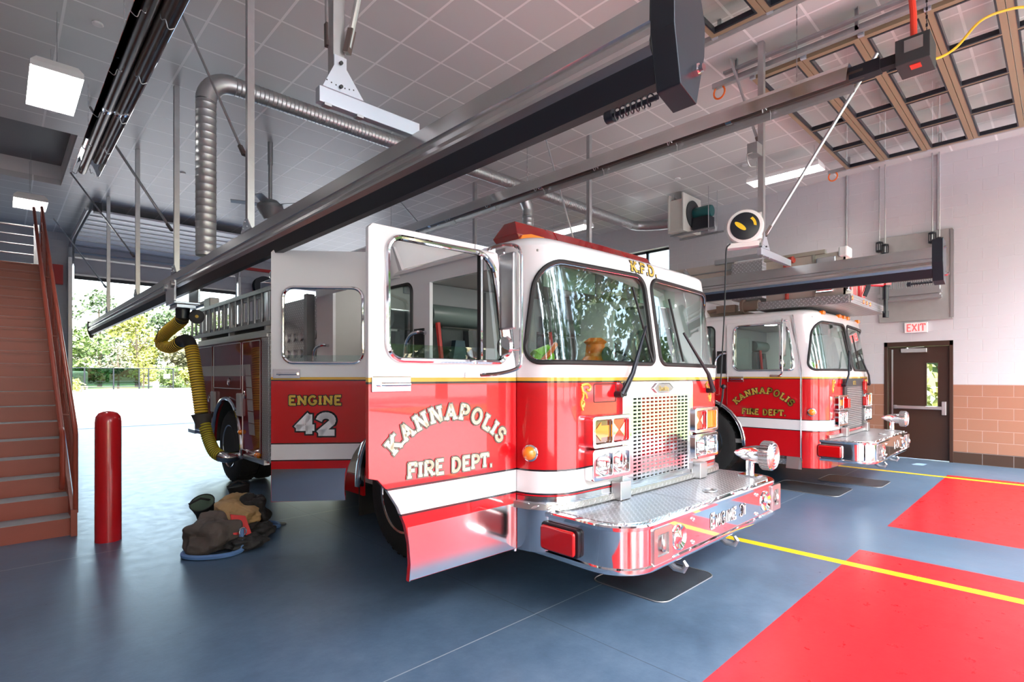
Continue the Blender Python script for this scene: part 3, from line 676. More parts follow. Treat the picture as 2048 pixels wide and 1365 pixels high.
def hanger(px, y, rx, lab):
    """post beside the rail with a splayed plate and a cross strut carrying the rail"""
    t = thing('hanger_post', (px, y, 3.06), lab, 'post', 'hanger posts of the exhaust rails')
    m = MB(); w = .066; m.bx(px-w/2, px+w/2, y-w/2, y+w/2, 3.18, CZ); m.build('strut_channel', M['galv'], t, smooth=False)
    m = MB(); m.prism([(px-.036, 3.34), (px+.036, 3.34), (px+.036, 3.28), (px+.14, 3.145), (px-.10, 3.145), (px-.036, 3.28)], lambda u, v, d: (u, y-.05+d, v), 0, .008); fp = m.build('splay_plate', M['zinc'], t, smooth=False)
    m = MB()
    for u, v in ((0, 3.30), (0, 3.17)): m.cyl((px+u, y-.066, v), (px+u, y-.05, v), .010, n=6)
    for k in range(-3, 4): m.cyl((px+k*.026, y-.0515, 3.172+.0012*k*k), (px+k*.026, y-.0498, 3.172+.0012*k*k), .004, n=8)
    m.build('plate_bolt', M['dark'], fp)
    m = MB(); m.bx(px-.115, rx+.05, y-.042, y+.01, 3.06, 3.145); cs = m.build('cross_strut', M['zinc'], t, smooth=False, bevel=.003)
    for u in (-.07, .12): m = MB(); m.bx(px+u-.02, px+u+.02, y-.05, y-.01, 3.045, 3.0599); m.build('strut_clip', M['galv'], cs, smooth=False)
    return t
hanger(1.36, 2.82, 1.835, 'hanger post with splayed plate and white cross strut at top')
hanger(6.787, 2.6, 7.64, 'hanger post carrying the white cord reel')
def brace(p, q, lab, r=.013, hinge=True):
    t = thing('brace_rod', q, lab, 'brace', 'diagonal brace rods under the ceiling')
    if p[2] == CZ: p = Vector(p)+(Vector(q)-Vector(p)).normalized()*.04
    m = MB(); m.cyl(p, q, r, n=10); m.build('rod', M['galv'], t)
    if hinge:
        d = (Vector(p)-Vector(q)).normalized(); m = MB(); a = Vector(q); m.bar(a-d*.03, a+d*.1, .04, .03); m.build('hinge_fitting', mat('dark cast fitting', (.20, .17, .16), .35, .8), t)
    return t
brace((1.45, 6.85, CZ), (1.80, 5.80, 3.85), 'thin brace rod crossing in front of the duct elbow')
brace((1.0, 10.3, CZ), (1.80, 8.95, 3.70), 'brace rod behind the chrome tube heater', .018)
brace((1.05, 13.9, CZ), (1.80, 11.9, 3.80), 'brace rod reaching the third rail post', .016)
brace((1.05, 18.3, CZ), (1.80, 15.4, 3.65), 'brace rod reaching the farthest rail post', .016)
brace((1.335, 2.95, CZ), (1.335, 2.86, 3.45), 'short folded brace at the left of the splayed plate', .018)
brace((1.70, 2.3, CZ), (1.40, 2.76, 3.40), 'grey pipe brace leaning right above the splayed plate', .018)
brace((6.79, 3.0, CZ), (6.785, 2.63, 4.45), 'white brace rod leaning left of the cord reel post', .017)
brace((6.80, 1.40, 5.05), (6.79, 2.54, 3.33), 'long white brace rod leaning right of the cord reel post', .019)
brace((6.63, 6.1, CZ), (7.20, 5.70, 3.3), 'thin white brace rod behind the light bar', .014)
brace((6.4, 10.5, CZ), (7.25, 8.8, 3.6), 'thin grey brace rod above the open white doors', .014)
# cord reel on the post
t = thing('cord_reel', (6.66, 2.70, 3.15), 'white and black cord reel mounted on a hanger post', 'cord reel')
cx, cy, cz = 6.63, 2.74, 3.41
ax = Vector((-.92, -.39, 0)).normalized(); c = Vector((cx, cy, cz))
m = MB(); m.lathe([(.0, -.07), (.17, -.07), (.205, -.06), (.215, -.02), (.215, .05), (.20, .075), (.165, .08)], c, ax, 40); m.build('reel_case', M['whitebox'], t)
m = MB(); m.lathe([(.168, .075), (.165, .092), (.12, .10), (0, .104)], c, ax, 40); dr = m.build('reel_drum', M['blacksteel'], t)
sx = Vector((0, 0, 1)).cross(ax); sx.normalize(); upv = Vector((0, 0, 1))
def onreel(u, v, d): return c + sx*u + upv*v + ax*d
el = [(.075*math.cos(a)*.8-.036*math.sin(a)*.6-.05, -.0-.066*math.cos(a)*.8-.036*math.sin(a)*.5) for a in [2*PI*k/24 for k in range(24)]]
m = MB(); m.prism(el, onreel, .1045, .107); m.build('oval_badge', mat('yellow badge', (.85, .60, .02), .35), dr, smooth=False)
ar = [(.13*math.cos(a), .13*math.sin(a)) for a in [math.radians(q) for q in range(-5, 55, 6)]]+[(.10*math.cos(a), .10*math.sin(a)) for a in [math.radians(q) for q in range(54, -6, -6)]]
m = MB(); m.prism(ar, onreel, .1045, .107); m.build('yellow_stripe', mat('yellow stripe', (.85, .60, .02), .35), dr, smooth=False)
m = MB(); m.bar((6.76, 2.62, cz-.19), (6.76, 2.62, cz+.19), .07, .02, (1, 0, 0)); m.bar(c-sx*.20-upv*.225-ax*.0, c+sx*.16-upv*.215, .14, .06); m.bar(c+sx*.14-upv*.12, (6.765, 2.63, cz-.12), .10, .05); put_ = m.build('reel_bracket', M['whitebox'], t, smooth=False, bevel=.005)
q = lambda u, z: Vector((cx+.72*u, cy-.694*u, z))
m = MB(); m.tube(bez([q(-.18, cz-.20), q(-.225, cz-.26), q(-.235, cz-.45), q(-.25, cz-1.0), q(-.28, cz-1.6), q(-.30, 1.44)], 10), .009, 8); m.sph(q(-.262, 1.45), .03); m.tube([q(-.265, 1.44), q(-.275, 1.32), q(-.30, 1.20)], .012, 8); m.build('cord', M['blacksteel'], t)
m = MB(); m.bx(6.60, 6.754, 2.58, 2.70, 4.28, 4.42); m.tube(bez([(6.6, 2.64, 4.30), (6.40, 2.62, 4.2), (6.42, 2.60, 4.08), (6.6, 2.6, 4.12)], 8), .008, 6); tag(m.build('junction_box', M['galv'], smooth=False), 'grey junction box with loop cable on the cord reel post', 'junction box')
# ================================================================ spiral duct, blower
def spiral(pts, r, name, lab, rib=.045, parent=None):
    P = []; 
    for a, b in zip(pts, pts[1:]):
        a, b = Vector(a), Vector(b); n = max(1, int((b-a).length/rib))
        P += [a+(b-a)*k/n for k in range(n)]
    P.append(Vector(pts[-1])); Q = []; R = []
    for i in range(len(P)-1):
        d = P[i+1]-P[i]
        for t_, g in ((0, 1), (.38, 1), (.5, 1.045), (.62, 1)): Q.append(P[i]+d*t_); R.append(r*g)
    Q.append(P[-1]); R.append(r)
    m = MB(); m.tube(Q, R, 20); return m
t = thing('exhaust_duct', (6.5, 7.287, 3.06), 'galvanised spiral duct running along the ceiling to the blower', 'duct')
EL = [(1.835+.30-.30*math.cos(a), 7.287, 4.94+.30*math.sin(a)) for a in [math.radians(q) for q in range(0, 91, 10)]]
spiral([(1.835, 7.287, 3.05), (1.835, 7.287, 4.94)], .112, '', '', .09).build('riser_duct', M['galv'], t)
m = MB(); m.tube(EL, .116, 20); m.build('elbow', M['galv'], t)
spiral([(2.135, 7.287, 5.24), (11.05, 7.287, 5.24)], .108, '', '', .055).build('main_duct', M['galv'], t)
m = MB(); m.tube(bez([(11.0, 7.287, 5.24), (11.2, 7.22, 5.24), (11.34, 7.0, 5.22), (11.40, 6.6, 5.18), (11.42, 6.2, 5.16)], 6), .113, 20); m.build('bend', M['galv'], t)
m = MB(); m.tube(bez([(7.0, 7.287, 5.2), (7.3, 7.287, 5.08), (7.46, 7.287, 4.86), (7.46, 7.287, 4.7)], 6), .112, 20); m.build('branch_tee', M['galv'], t)
spiral([(7.46, 7.287, 4.7), (7.46, 7.287, 3.05)], .11, '', '', .09).build('branch_duct', M['galv'], t)
t = thing('duct_blower', (11.3, 5.9, 4.75), 'cream duct blower with green motor slung from the ceiling', 'blower')
bx, by, bz = 11.28, 5.95, 5.22
m = MB(); m.bx(bx-.42, bx+.40, by+.22, by+.26, bz-.42, bz+.42); m.bx(bx-.42, bx+.40, by-.12, by-.08, bz-.42, bz+.42)
m.bx(bx-.42, bx+.40, by-.08, by+.22, bz-.42, bz-.38); m.bx(bx-.38, bx-.34, by-.08, by+.22, bz-.38, bz+.3)
m.build('fan_housing', mat('cream enamel', (.66, .64, .58), .4), t, smooth=False, bevel=.006)
m = MB(); m.lathe([(.30, 0), (.31, .03), (.24, .05), (0, .05)], (bx, by-.12, bz), (0, -1, 0), 32); m.build('inlet_disc', M['dark'], t)
m = MB(); m.lathe([(.0, .04), (.12, .05), (.135, .1), (.135, .42), (.12, .46), (0, .47)], (bx, by-.12, bz), (0, -1, 0), 28); m.build('motor', mat('motor green', (.015, .10, .10), .35), t)
m = MB(); m.bx(bx-.14, bx+.14, by-.56, by-.18, bz-.38, bz-.12); m.build('motor_base', M['blacksteel'], t, smooth=False)
m = MB()
for x in (bx-.22, bx+.2): m.bx(x-.02, x+.02, by-.75, by+.3, bz-.47, bz-.43)
m.build('skid_rail', M['galvd'], t, smooth=False)
m = MB()
for x in (bx-.22, bx+.2):
    for y in (by-.6, by+.2): m.cyl((x, y, bz-.5), (x, y, CZ), .008, n=8)
m.build('drop_rod', M['galv'], t)
spiral([(bx+.40, by+.06, bz), (WX-.002, by+.06, bz)], .17, '', '', .06).build('outlet_duct', M['galv'], t)
# ceiling fan
t = thing('ceiling_fan', (3.46, 9.72, 4.35), 'grey industrial ceiling fan on a long drop pole', 'fan')
m = MB(); m.cyl((3.46, 9.72, 4.6), (3.46, 9.72, CZ), .032); m.cyl((3.46, 9.72, 5.3), (3.46, 9.72, CZ), .042); m.build('drop_pole', M['galvd'], t)
m = MB(); m.lathe([(0, .36), (.12, .34), (.21, .26), (.22, .2), (.16, .1), (.1, .0), (0, 0)], (3.46, 9.72, 4.33)); m.build('motor_hub', M['galvd'], t)
for k in range(5):
    a = 2*PI*k/5+.3; m = MB(); u = Vector((math.cos(a), math.sin(a), 0)); v = Vector((-u.y, u.x, .12))
    o_ = Vector((3.46, 9.72, 4.58)); m.loft([[o_+u*q+v*w, o_+u*q-v*w, o_+u*q-v*w+Vector((0, 0, .012)), o_+u*q+v*w+Vector((0, 0, .012))] for q, w in ((.18, .05), (.3, .075), (.62, .06))], True, True); m.build('fan_blade', M['galvd'], t, smooth=False)
# ================================================================ overhead doors
def glass_door(x0, x1, y1, n, lab):
    z = 5.45; t = thing('glass_overhead_door', ((x0+x1)/2, y1-2.1, z-.05), lab, 'overhead door', 'raised glass overhead doors')
    for k in range(n):
        a, b = y1-(k+1)*.60, y1-k*.60-.008; m = MB()
        m.bx(x0, x1, b-.06, b, z-.025, z+.025); m.bx(x0, x1, a, a+.06, z-.025, z+.025)
        nx = 4; w = (x1-x0)/nx
        for i in range(nx+1): xx = min(x1-.07, x0+i*w-(.02 if 0 < i < nx else .035 if i else 0)); m.bx(xx, xx+(.04 if 0 < i < nx else .07), a+.06, b-.06, z-.025, z+.025)
        sec = m.build('door_section', M['tan'], t, smooth=False)
        m = MB()
        for i in range(nx):
            xa = (x0+.07 if i == 0 else x0+i*w+.02); xb = (x1-.07 if i == nx-1 else x0+(i+1)*w-.02)
            for q in ((xa, xa+.03, a+.06, b-.06), (xb-.03, xb, a+.06, b-.06), (xa+.03, xb-.03, a+.06, a+.078), (xa+.03, xb-.03, b-.078, b-.06)): m.bx(q[0], q[1], q[2], q[3], z-.03, z+.03)
        m.build('glazing_bead', M['blacksteel'], sec, smooth=False)
        m = MB(); m.bx(x0+.07, x1-.07, a+.06, b-.06, z-.003, z+.003); m.build('section_glass', M['pane'], sec, smooth=False)
        m = MB()
        for s, xx in ((1, x1), (-1, x0)):
            m.box((xx+s*.02, b-.02, z), (.05, .06, .05)); m.cyl((xx, b-.02, z+.03), (xx+s*.08, b-.02, z+.03), .006); m.cyl((xx+s*.07, b-.02, z+.03), (xx+s*.095, b-.02, z+.03), .025, n=14)
        m.build('roller_bracket', M['zinc'], sec, smooth=False)
    return t
glass_door(7.05, 11.38, 2.83, 5, 'raised glass overhead door with tan rails above the ladder truck bay')
glass_door(1.55, 5.86, 2.80, 5, 'raised glass overhead door with tan rails above the engine bay')
def track(x, y0, y1, z, lab, s, loop=True):
    t = thing('door_track', (x, (y0+y1)/2, z), lab, 'door track', 'overhead door tracks')
    m = MB(); m.loft([[(x+s*a, yy, z+b) for a, b in ((.04, .035), (.045, .035), (.045, -.03), (-.03, -.03), (-.03, .03), (-.025, .03), (-.025, -.025), (.04, -.025))] for yy in (y0, y1)], True, True); m.build('track_rail', M['galv'], t, smooth=False)
    m = MB()
    for yy in (y1-.35, y1-1.7, y0+.5): m.bx(x+s*.04, x+s*.045, yy, yy+.04, z-.02, CZ); m.bx(x+s*.04, x+s*.08, yy, yy+.004, z, CZ)
    m.build('hanger_angle', M['galvd'], t, smooth=False)
    if loop: m = MB(); m.tube([(x-s*.0, y1-.08+.075*math.sin(q), z-.09+.085*math.cos(q)) for q in [math.radians(v) for v in range(40, 321, 20)]], .012, 8); m.build('cable_loop', M['orange'], t)
    return t
track(11.46, WF, 3.15, 5.48, 'galvanised door track beside the block wall', 1)
track(6.97, WF, 3.3, 5.48, 'galvanised door track above the tube heater', -1)
track(5.95, WF, 3.1, 5.48, 'galvanised door track behind the black rail end plate', 1)
track(1.47, WF, 3.0, 5.48, 'galvanised door track above the nearer exhaust rail', -1, False)
m = MB(); m.bx(6.82, 6.88, -.5, 3.1, 5.53, 5.56); tag(m.build('strut_strip', M['galvd'], smooth=False), 'slotted dark strut strip along the middle door track', 'strut')
# rear sectional door, part raised
t = thing('rear_overhead_door', (3.76, 19.9, 4.5), 'grey sectional door half raised in the rear opening', 'overhead door')
PR = [(19.9, 4.5), (19.9, 5.0), (19.88, 5.15), (19.75, 5.35), (19.45, 5.46), (18.9, 5.48), (18.4, 5.48), (17.9, 5.48), (17.4, 5.48), (16.9, 5.48), (16.4, 5.48), (15.9, 5.48)]
for k in range(len(PR)-1):
    (ya, za), (yb, zb) = PR[k], PR[k+1]; d = Vector((0, yb-ya, zb-za)).normalized(); nn = Vector((0, -d.z, d.y))
    if nn.y > 0 or (abs(nn.y) < .3 and nn.z > 0): nn = -nn
    A, B = Vector((0, ya, za)), Vector((0, yb, zb)); m = MB()
    q = [A, B, B-nn*.045, A-nn*.045]; m.loft([[v+Vector((x, 0, 0)) for v in q] for x in (1.60, 5.92)], True, True)
    sec = m.build('door_section', M['panelgrey'] if k < 3 else mat('white door section', (.78, .79, .81), .35), t, smooth=False)
    m = MB(); m.loft([[v+Vector((x, 0, 0)) for v in (A+nn*.03, A+d*.05+nn*.03, A+d*.05, A)] for x in (1.61, 5.91)], True, True); m.build('section_strut', M['galv'], sec, smooth=False)
m = MB(); m.bx(1.60, 5.92, 19.885, 19.93, 4.40, 4.5); m.build('bottom_seal', M['dark'], t, smooth=False)
m = MB(); m.bx(4.35, 4.75, 19.85, 19.853, 4.62, 4.67); m.build('yellow_label', M['yellow'], t, smooth=False)
for xx, lab in ((1.50, 'white vertical and curved track left of the rear door'), (6.02, 'track beside the rear door on the pier side')):
    m = MB(); m.bx(xx-.04, xx+.04, 19.78, 19.98, 0, 5.0); m.tube([(xx, 19.85, 5.0), (xx, 19.75, 5.3), (xx, 19.4, 5.46), (xx, 15.8, 5.48)], .04, 6); tag(m.build('rear_door_track', M['galv'], smooth=False), lab, 'door track')
m = MB(); m.bx(1.62, 1.76, 15.6, 15.8, 5.40, 5.62); tag(m.build('door_stop_box', M['dark'], smooth=False), 'small dark control box at the raised end of the rear door', 'control box')
m = MB(); m.bx(5.95, 12.3, 19.93, 19.995, 5.32, 5.42); tag(m.build('header_beam', M['steelred'], smooth=False), 'red steel header beam on the rear wall', 'beam')
t = thing('hose_reel', (6.75, 19.8, 4.3), 'black and red hose reel high on the rear wall', 'hose reel')
m = MB(); m.lathe([(.0, 0), (.34, 0), (.34, .04), (.2, .05), (.2, .22), (.34, .23), (.34, .27), (0, .27)], (6.75, 19.75, 4.75), (0, -1, 0), 28); m.build('reel_drum', M['blacksteel'], t)
m = MB(); m.bx(6.5, 7.0, 19.75, 19.98, 4.3, 4.75); m.build('reel_bracket', M['steelred'], t, smooth=False)
# ================================================================ things on the right wall
t = thing('wall_unit', (WX-.1, 1.98, 2.63), 'grey louvred wall unit above the exit sign', 'wall unit')
m = MB(); m.bx(WX-.05, WX-.001, 1.414, 2.55, 2.63, 4.29); m.build('back_panel', mat('galvanised panel', (.42, .43, .42), .4, .5, noise=.1), t, smooth=False, bevel=.008)
m = MB(); m.bx(WX-.075, WX-.051, 1.40, 1.45, 2.66, 4.26); m.build('edge_flange', M['satin'], t, smooth=False)
m = MB(); m.bx(WX-.20, WX-.051, 1.58, 2.50, 3.02, 3.85); un = m.build('louvre_box', M['satin'], t, smooth=False, bevel=.006)
m = MB()
for k in range(24): yy = 1.64+k*.034; m.bx(WX-.208, WX-.2005, yy, yy+.02, 3.25, 3.75)
m.build('louvre_blades', M['galvd'], un, smooth=False)
m = MB(); m.bx(WX-.30, WX-.2, 1.55, 2.52, 3.10, 3.16); m.bx(WX-.30, WX-.2, 1.55, 2.52, 3.02, 3.06); m.build('mount_rail', M['satin'], t, smooth=False)
for i, (yy, xo) in enumerate(((2.53, .10), (2.43, .14), (1.70, .16), (1.60, .13))):
    t = thing('drop_conduit', (WX-xo, yy, 3.88), ('grey drop conduit farthest along the wall unit', 'second drop conduit along the wall unit', 'third drop conduit along the wall unit', 'drop conduit nearest the wall unit edge')[i], 'conduit', 'drop conduits over the wall unit')
    m = MB(); m.cyl((WX-xo, yy, 3.88), (WX-xo, yy, CZ), .011, n=10); m.build('conduit_pipe', M['galv'], t)
    zz = (4.12, 4.05, 4.14, 4.03)[i]; m = MB()
    for q in range(4): a = q*PI/2+.5; m.cyl((WX-xo+.055*math.cos(a), yy+.055*math.sin(a), zz-.09), (WX-xo+.055*math.cos(a), yy+.055*math.sin(a), zz+.09), .008, n=6)
    m.lathe([(.02, .11), (.06, .09), (.06, .07), (.02, .06)], (WX-xo, yy, zz)); m.lathe([(.03, -.06), (.06, -.07), (.06, -.10), (.02, -.115)], (WX-xo, yy, zz)); m.build('cage_guard', M['blacksteel'], t)
m = MB(); m.cyl((WX-.02, 3.11, 2.0), (WX-.02, 3.11, CZ), .016, n=10); tag(m.build('wall_conduit', M['galv']), 'pale conduit running down the block wall behind the ladder truck', 'conduit')
m = MB(); m.cyl((WX-.03, 1.62, 4.3), (WX-.03, 1.62, CZ), .02, n=10); tag(m.build('wall_conduit', M['whitebox']), 'pale wall conduit dropping to the wall unit', 'conduit')
m = MB(); m.bx(.9, 1.35, 19.8, 19.99, 4.2, 4.75); tag(m.build('alarm_cabinet', M['steelred'], smooth=False), 'red cabinet on the rear wall behind the stair rail', 'cabinet')
# floor: drain, drip mats
m = MB(); m.lathe([(.07, .004), (.075, .002), (.075, 0)], (2.16, 5.82, .0005)); tag(m.build('floor_drain', M['dark']), 'round dark drain cap in the floor beside the turnout gear', 'drain')
M['mat'] = mat('oily drip mat', (.035, .05, .065), .28, noise=.95, nscale=4)
for (x0, y0, x1, y1, lab) in ((3.30, 1.92, 4.10, 2.55, 'dark oily drip mat under the chrome bumper'), (8.95, 1.80, 9.62, 2.62, 'black drip mat in front of the ladder truck step'), (7.85, 2.05, 8.62, 2.95, 'black drip mat under the ladder truck cab')):
    t = thing('drip_mat', ((x0+x1)/2, (y0+y1)/2, 0), lab, 'mat', 'drip mats on the floor')
    m = MB(); m.prism(rrect(x0, y0, x1, y1, .09), lambda u, v, d: (u, v, d), .0008, .006); m.build('mat_sheet', M['mat'], t, smooth=False)
    m = MB(); m.tube([(u, v, .006) for u, v in rrect(x0, y0, x1, y1, .09)], .005, 6, closed=True); m.build('mat_edge', M['galvd'], t)
# ================================================================ the two fire trucks
def put(m, name, material, parent, root=None, **k):
    o = m.build(name, material, parent, local=True, **k)
    o.location = (0, -4, 0) if parent is root else (0, 0, 0)
    return o
CORN, XF, HW = .28, .97, 1.25
ULEN = XF+CORN*PI/2
def plan(u, n=0.0):
    """cab nose in plan: point at arc length u, pushed inwards by n"""
    s = 1 if u >= 0 else -1; a = abs(u)
    if a <= XF: x, y = a, 2.205+.03*(a/XF)**2; nx, ny = -.06*a/XF/XF, 1
    else:
        q = min((a-XF)/CORN, PI/2); x, y = XF+CORN*math.sin(q), 2.235+CORN*(1-math.cos(q)); nx, ny = -math.sin(q), math.cos(q)
        if a > ULEN: y += a-ULEN
    l = math.hypot(nx, ny); return s*(x+n*nx/l), y+n*ny/l
def nose(u, z, n=0.0):
    x, y = plan(u, n); r = max(0, z-1.62)
    return Vector((x*(1-.012*r), y+r*.15, z))
def wheel(root, x, y, side, name='wheel'):
    c = (x, y, .535); ax = (side, 0, 0)
    m = MB(); m.lathe([(.30, -.14), (.40, -.145), (.49, -.14), (.522, -.115), (.532, -.08), (.532, .08), (.522, .115), (.49, .14), (.40, .145), (.30, .14)], c, ax, 48)
    w = put(m, name, M['tyre'], root, root)
    m = MB()
    for k in range(36):
        a = 2*PI*k/36; m.box((x, y+.531*math.cos(a), .535+.531*math.sin(a)), (.22, .03, .012), Matrix.Rotation(a-PI/2, 3, 'X'))
    put(m, 'tread_block', M['tyre'], w)
    m = MB(); m.lathe([(0, .02), (.13, .02), (.15, .05), (.20, .01), (.27, .02), (.285, .10), (.30, .145), (.318, .15), (.315, .12), (.30, -.14), (0, -.14)], c, ax, 40)
    r_ = put(m, 'rim', M['stainless'], w)
    m = MB(); m.lathe([(0, .12), (.07, .115), (.085, .09), (.09, .02), (.12, .02)], c, ax, 24)
    for k in range(10): a = 2*PI*k/10; q = (x+side*.02, y+.17*math.cos(a), .535+.17*math.sin(a)); m.cyl(q, (q[0]+side*.05, q[1], q[2]), .014, n=6)
    put(m, 'hub', M['chrome'], w)
    return w
def door(root, name, hx, hy, rot, outer, window, rad, white_text, kind, glass_top, vent=None, lx=-1):
    """hung at its front edge; local frame: y runs from the hinge to the free edge, -x is the outside"""
    f = lambda u, v, d: (d, u, v)
    m = MB(); m.panel(outer, [window], f, .032); d = m.build(name, M['paint'], root, local=True, smooth=False, bevel=.003); d.location = (hx, hy-4, 0); d.rotation_euler = (0, 0, rot)
    # window frame and glass
    m = MB(); m.tube([(-.004, u, v) for u, v in window], .016, 8, closed=True); put(m, 'window_frame', M['chrome'], d)
    m = MB(); m.tube([(.012, u, v) for u, v in window], .014, 6, closed=True); put(m, 'window_seal', M['black'], d)
    us = [p[0] for p in window]; zs = [p[1] for p in window]; zb = min(zs)
    low = [p for p in window if p[1] <= glass_top] if glass_top < max(zs)-.02 else window
    if glass_top < max(zs)-.02:
        a = sorted(low, key=lambda p: p[0]); L = sorted([p for p in low if p[0] < (min(us)+max(us))/2], key=lambda p: -p[1]); R = sorted([p for p in low if p[0] >= (min(us)+max(us))/2], key=lambda p: p[1])
        low = [(min(us), glass_top)]+L+R+[(max(us), glass_top)]
    m = MB(); m.prism(low, f, .014, .019); put(m, 'window_pane', M['ws'], d, smooth=False)
    if vent:
        m = MB(); m.bx(.002, .03, vent-.014, vent+.014, min(zs)+.01, max(zs)-.012); put(m, 'vent_post', M['black'], d, smooth=False)
        m = MB(); m.bx(-.006, .004, vent+.0, vent+.012, min(zs)+.01, max(zs)-.012); put(m, 'vent_trim', M['chrome'], d, smooth=False)
        q = [p for p in window if p[0] < vent-.02]; 
        if glass_top < max(zs)-.02: q = sorted(q, key=lambda p: math.atan2(p[1]-(zb+max(zs))/2, p[0]-(vent-.1))); m = MB(); m.prism(q+[], f, .014, .018); put(m, 'vent_pane', M['ws'], d, smooth=False)
    return d
def kick(d, pts, name='kick_plate'):
    m = MB(); m.prism(pts, lambda u, v, q: (q, u, v), -.004, .0); return put(m, name, M['stainless'], d, smooth=False)
def truck(cx, dy, label, opened, cream=False):
    root = thing('fire_truck', (cx, 4+dy, 0), label, 'fire truck')
    gold = M['goldleaf']
    # ---- nose with windshield openings
    def wsh(s): 
        q = [(s*1.345, 1.668), (s*.045, 1.672), (s*.045, 2.362), (s*1.185, 2.345)]
        q = rpoly(q, [.09, .07, .11, .26], 8); return q if s < 0 else q
    outer = [(-ULEN-.005, .800), (ULEN+.005, .800), (ULEN+.005, 2.45), (-ULEN-.005, 2.45)]
    # dense outline so that the wrap follows the curve
    def dens(p, st=.04):
        o = []
        for a, b in zip(p, p[1:]+p[:1]):
            n = max(1, int(math.hypot(b[0]-a[0], b[1]-a[1])/st)); o += [(a[0]+(b[0]-a[0])*k/n, a[1]+(b[1]-a[1])*k/n) for k in range(n)]
        return o
    W1, W2 = dens(wsh(-1)), dens(wsh(1))
    m = MB(); m.panel(dens(outer), [W1, W2], nose, .03, .07); put(m, 'cab_nose', M['paint'], root, root, ang=50)
    m = MB(); m.panel(dens([(-ULEN-.005, .44 if opened else .30), (ULEN+.005, .44 if opened else .30), (ULEN+.005, .797), (-ULEN-.005, .797)]), [], lambda u, v, n: nose(u, v, n-.004 if v < .74 else n), .03, .07)
    nb = put(m, 'nose_skirt', [M['stainless']] if opened else [M['red']], root, root, ang=50)
    for Wd in (W1, W2):
        m = MB(); m.panel(Wd, [], lambda u, v, n: nose(u, v, .012+n), .006, .07); wp = put(m, 'windshield', M['ws'], root, root, ang=60)
        m = MB(); m.tube([nose(u, v, -.002) for u, v in Wd], .017, 8, closed=True); put(m, 'windshield_gasket', M['black'], wp)
        m = MB(); m.tube([nose(u*.995, 2.005+(v-2.005)*.965, -.003) for u, v in Wd], .0055, 6, closed=True); put(m, 'gasket_bead', M['chrome'], wp)
    # ---- brow and roof
    def outline(t):
        ins = .20*(1-math.cos(t)); z = 2.45+.085*math.sin(t); L = []
        for k in range(41): u = -ULEN+2*ULEN*k/40; p = nose(u, 2.45, ins); L.append((p.x, p.y, z))
        xe = HW-ins-.01
        return L+[(xe, 2.9, z), (xe, 3.5, z), (xe, 4.3, z), (-xe, 4.3, z), (-xe, 3.5, z), (-xe, 2.9, z)]
    m = MB(); m.loft([outline(k*PI/2/6) for k in range(7)], False, True); put(m, 'cab_roof', M['white'], root, root, ang=60)
    y0 = 3.95
    def rr(ins, z, yf): return [(-HW+ins+.01, yf), (HW-ins-.01, yf), (HW-ins-.01, 5.66), (-HW+ins+.01, 5.66)], z
    m = MB(); L = []
    for ins, z, yf in ((0, 2.43, 3.92), (.0, 2.60, 4.0), (.0, 2.72, 4.06), (.03, 2.79, 4.10), (.09, 2.84, 4.18), (.17, 2.855, 4.27)):
        q, z = rr(ins, z, yf); L.append([(u, v, z) for u, v in rpoly(q, [.14, .14, .04, .04], 5)])
    m.loft(L, False, True); put(m, 'raised_roof', M['white'], root, root, ang=50)
    # ---- sides
    def arch(cy, r, a0, a1, n=14): return [(cy+r*math.cos(math.radians(a0+(a1-a0)*k/n)), .55+r*math.sin(math.radians(a0+(a1-a0)*k/n))) for k in range(n+1)]
    A = arch(4.0, .655, 190, -10)
    side = [(2.53, .44), (3.34, .44)]+A+[(4.66, .44), (5.66, .44), (5.66, 2.72), (4.10, 2.72), (3.94, 2.46), (2.66, 2.46), (2.53, 1.62)]
    Hf = [(2.58, .62), (3.26, .62), (3.30, .86), (3.40, 1.04), (3.55, 1.19), (3.55, 2.335), (2.71, 2.335), (2.58, 1.62)]
    Hc = [(4.75, .62), (5.27, .62), (5.27, 2.66), (4.46, 2.66), (4.46, 1.20), (4.60, 1.05), (4.68, .9)]
    Hw = rrect(3.80, 1.72, 4.30, 2.36, .08)
    m = MB(); m.panel(side, [Hf, Hc, Hw], lambda u, v, d: (-1.216+d, u, v), .03); cs = put(m, 'cab_side', M['paint'], root, root, smooth=False)
    m = MB(); m.prism(Hw, lambda u, v, d: (-1.206+d, u, v), 0, .005); put(m, 'side_pane', M['ws'], cs, smooth=False)
    m = MB(); m.tube([(-1.218, u, v) for u, v in Hw], .014, 6, closed=True); put(m, 'side_gasket', M['black'], cs)
    m = MB(); m.bx(-1.226, -1.217, 3.62, 3.76, 1.62, 1.97); lv = put(m, 'engine_vent', M['black'], cs, smooth=False)
    m = MB()
    for i in range(6):
        for j in range(2): m.bx(-1.229, -1.2261, 3.63+j*.065, 3.685+j*.065, 1.645+i*.054, 1.675+i*.054)
    put(m, 'grab_handle', M['stainless'], cs) if False else m.bm.free()
    m = MB(); m.tube(bez([(-1.22, 3.60, 1.93), (-1.30, 3.61, 1.93), (-1.32, 3.68, 1.90), (-1.32, 3.74, 1.80), (-1.32, 3.76, 1.5)], 6)+[(-1.32, 3.76, 1.3), (-1.22, 3.76, 1.28)], .016, 8); put(m, 'grab_rail', M['stainless'], cs)
    m = MB(); m.tube(bez([(-1.22, 5.36, 1.90), (-1.30, 5.37, 1.90), (-1.33, 5.44, 1.86), (-1.33, 5.48, 1.76), (-1.33, 5.48, 1.5)], 6)+[(-1.33, 5.48, 1.2), (-1.22, 5.48, 1.18)], .016, 8); put(m, 'grab_rail', M['stainless'], cs)
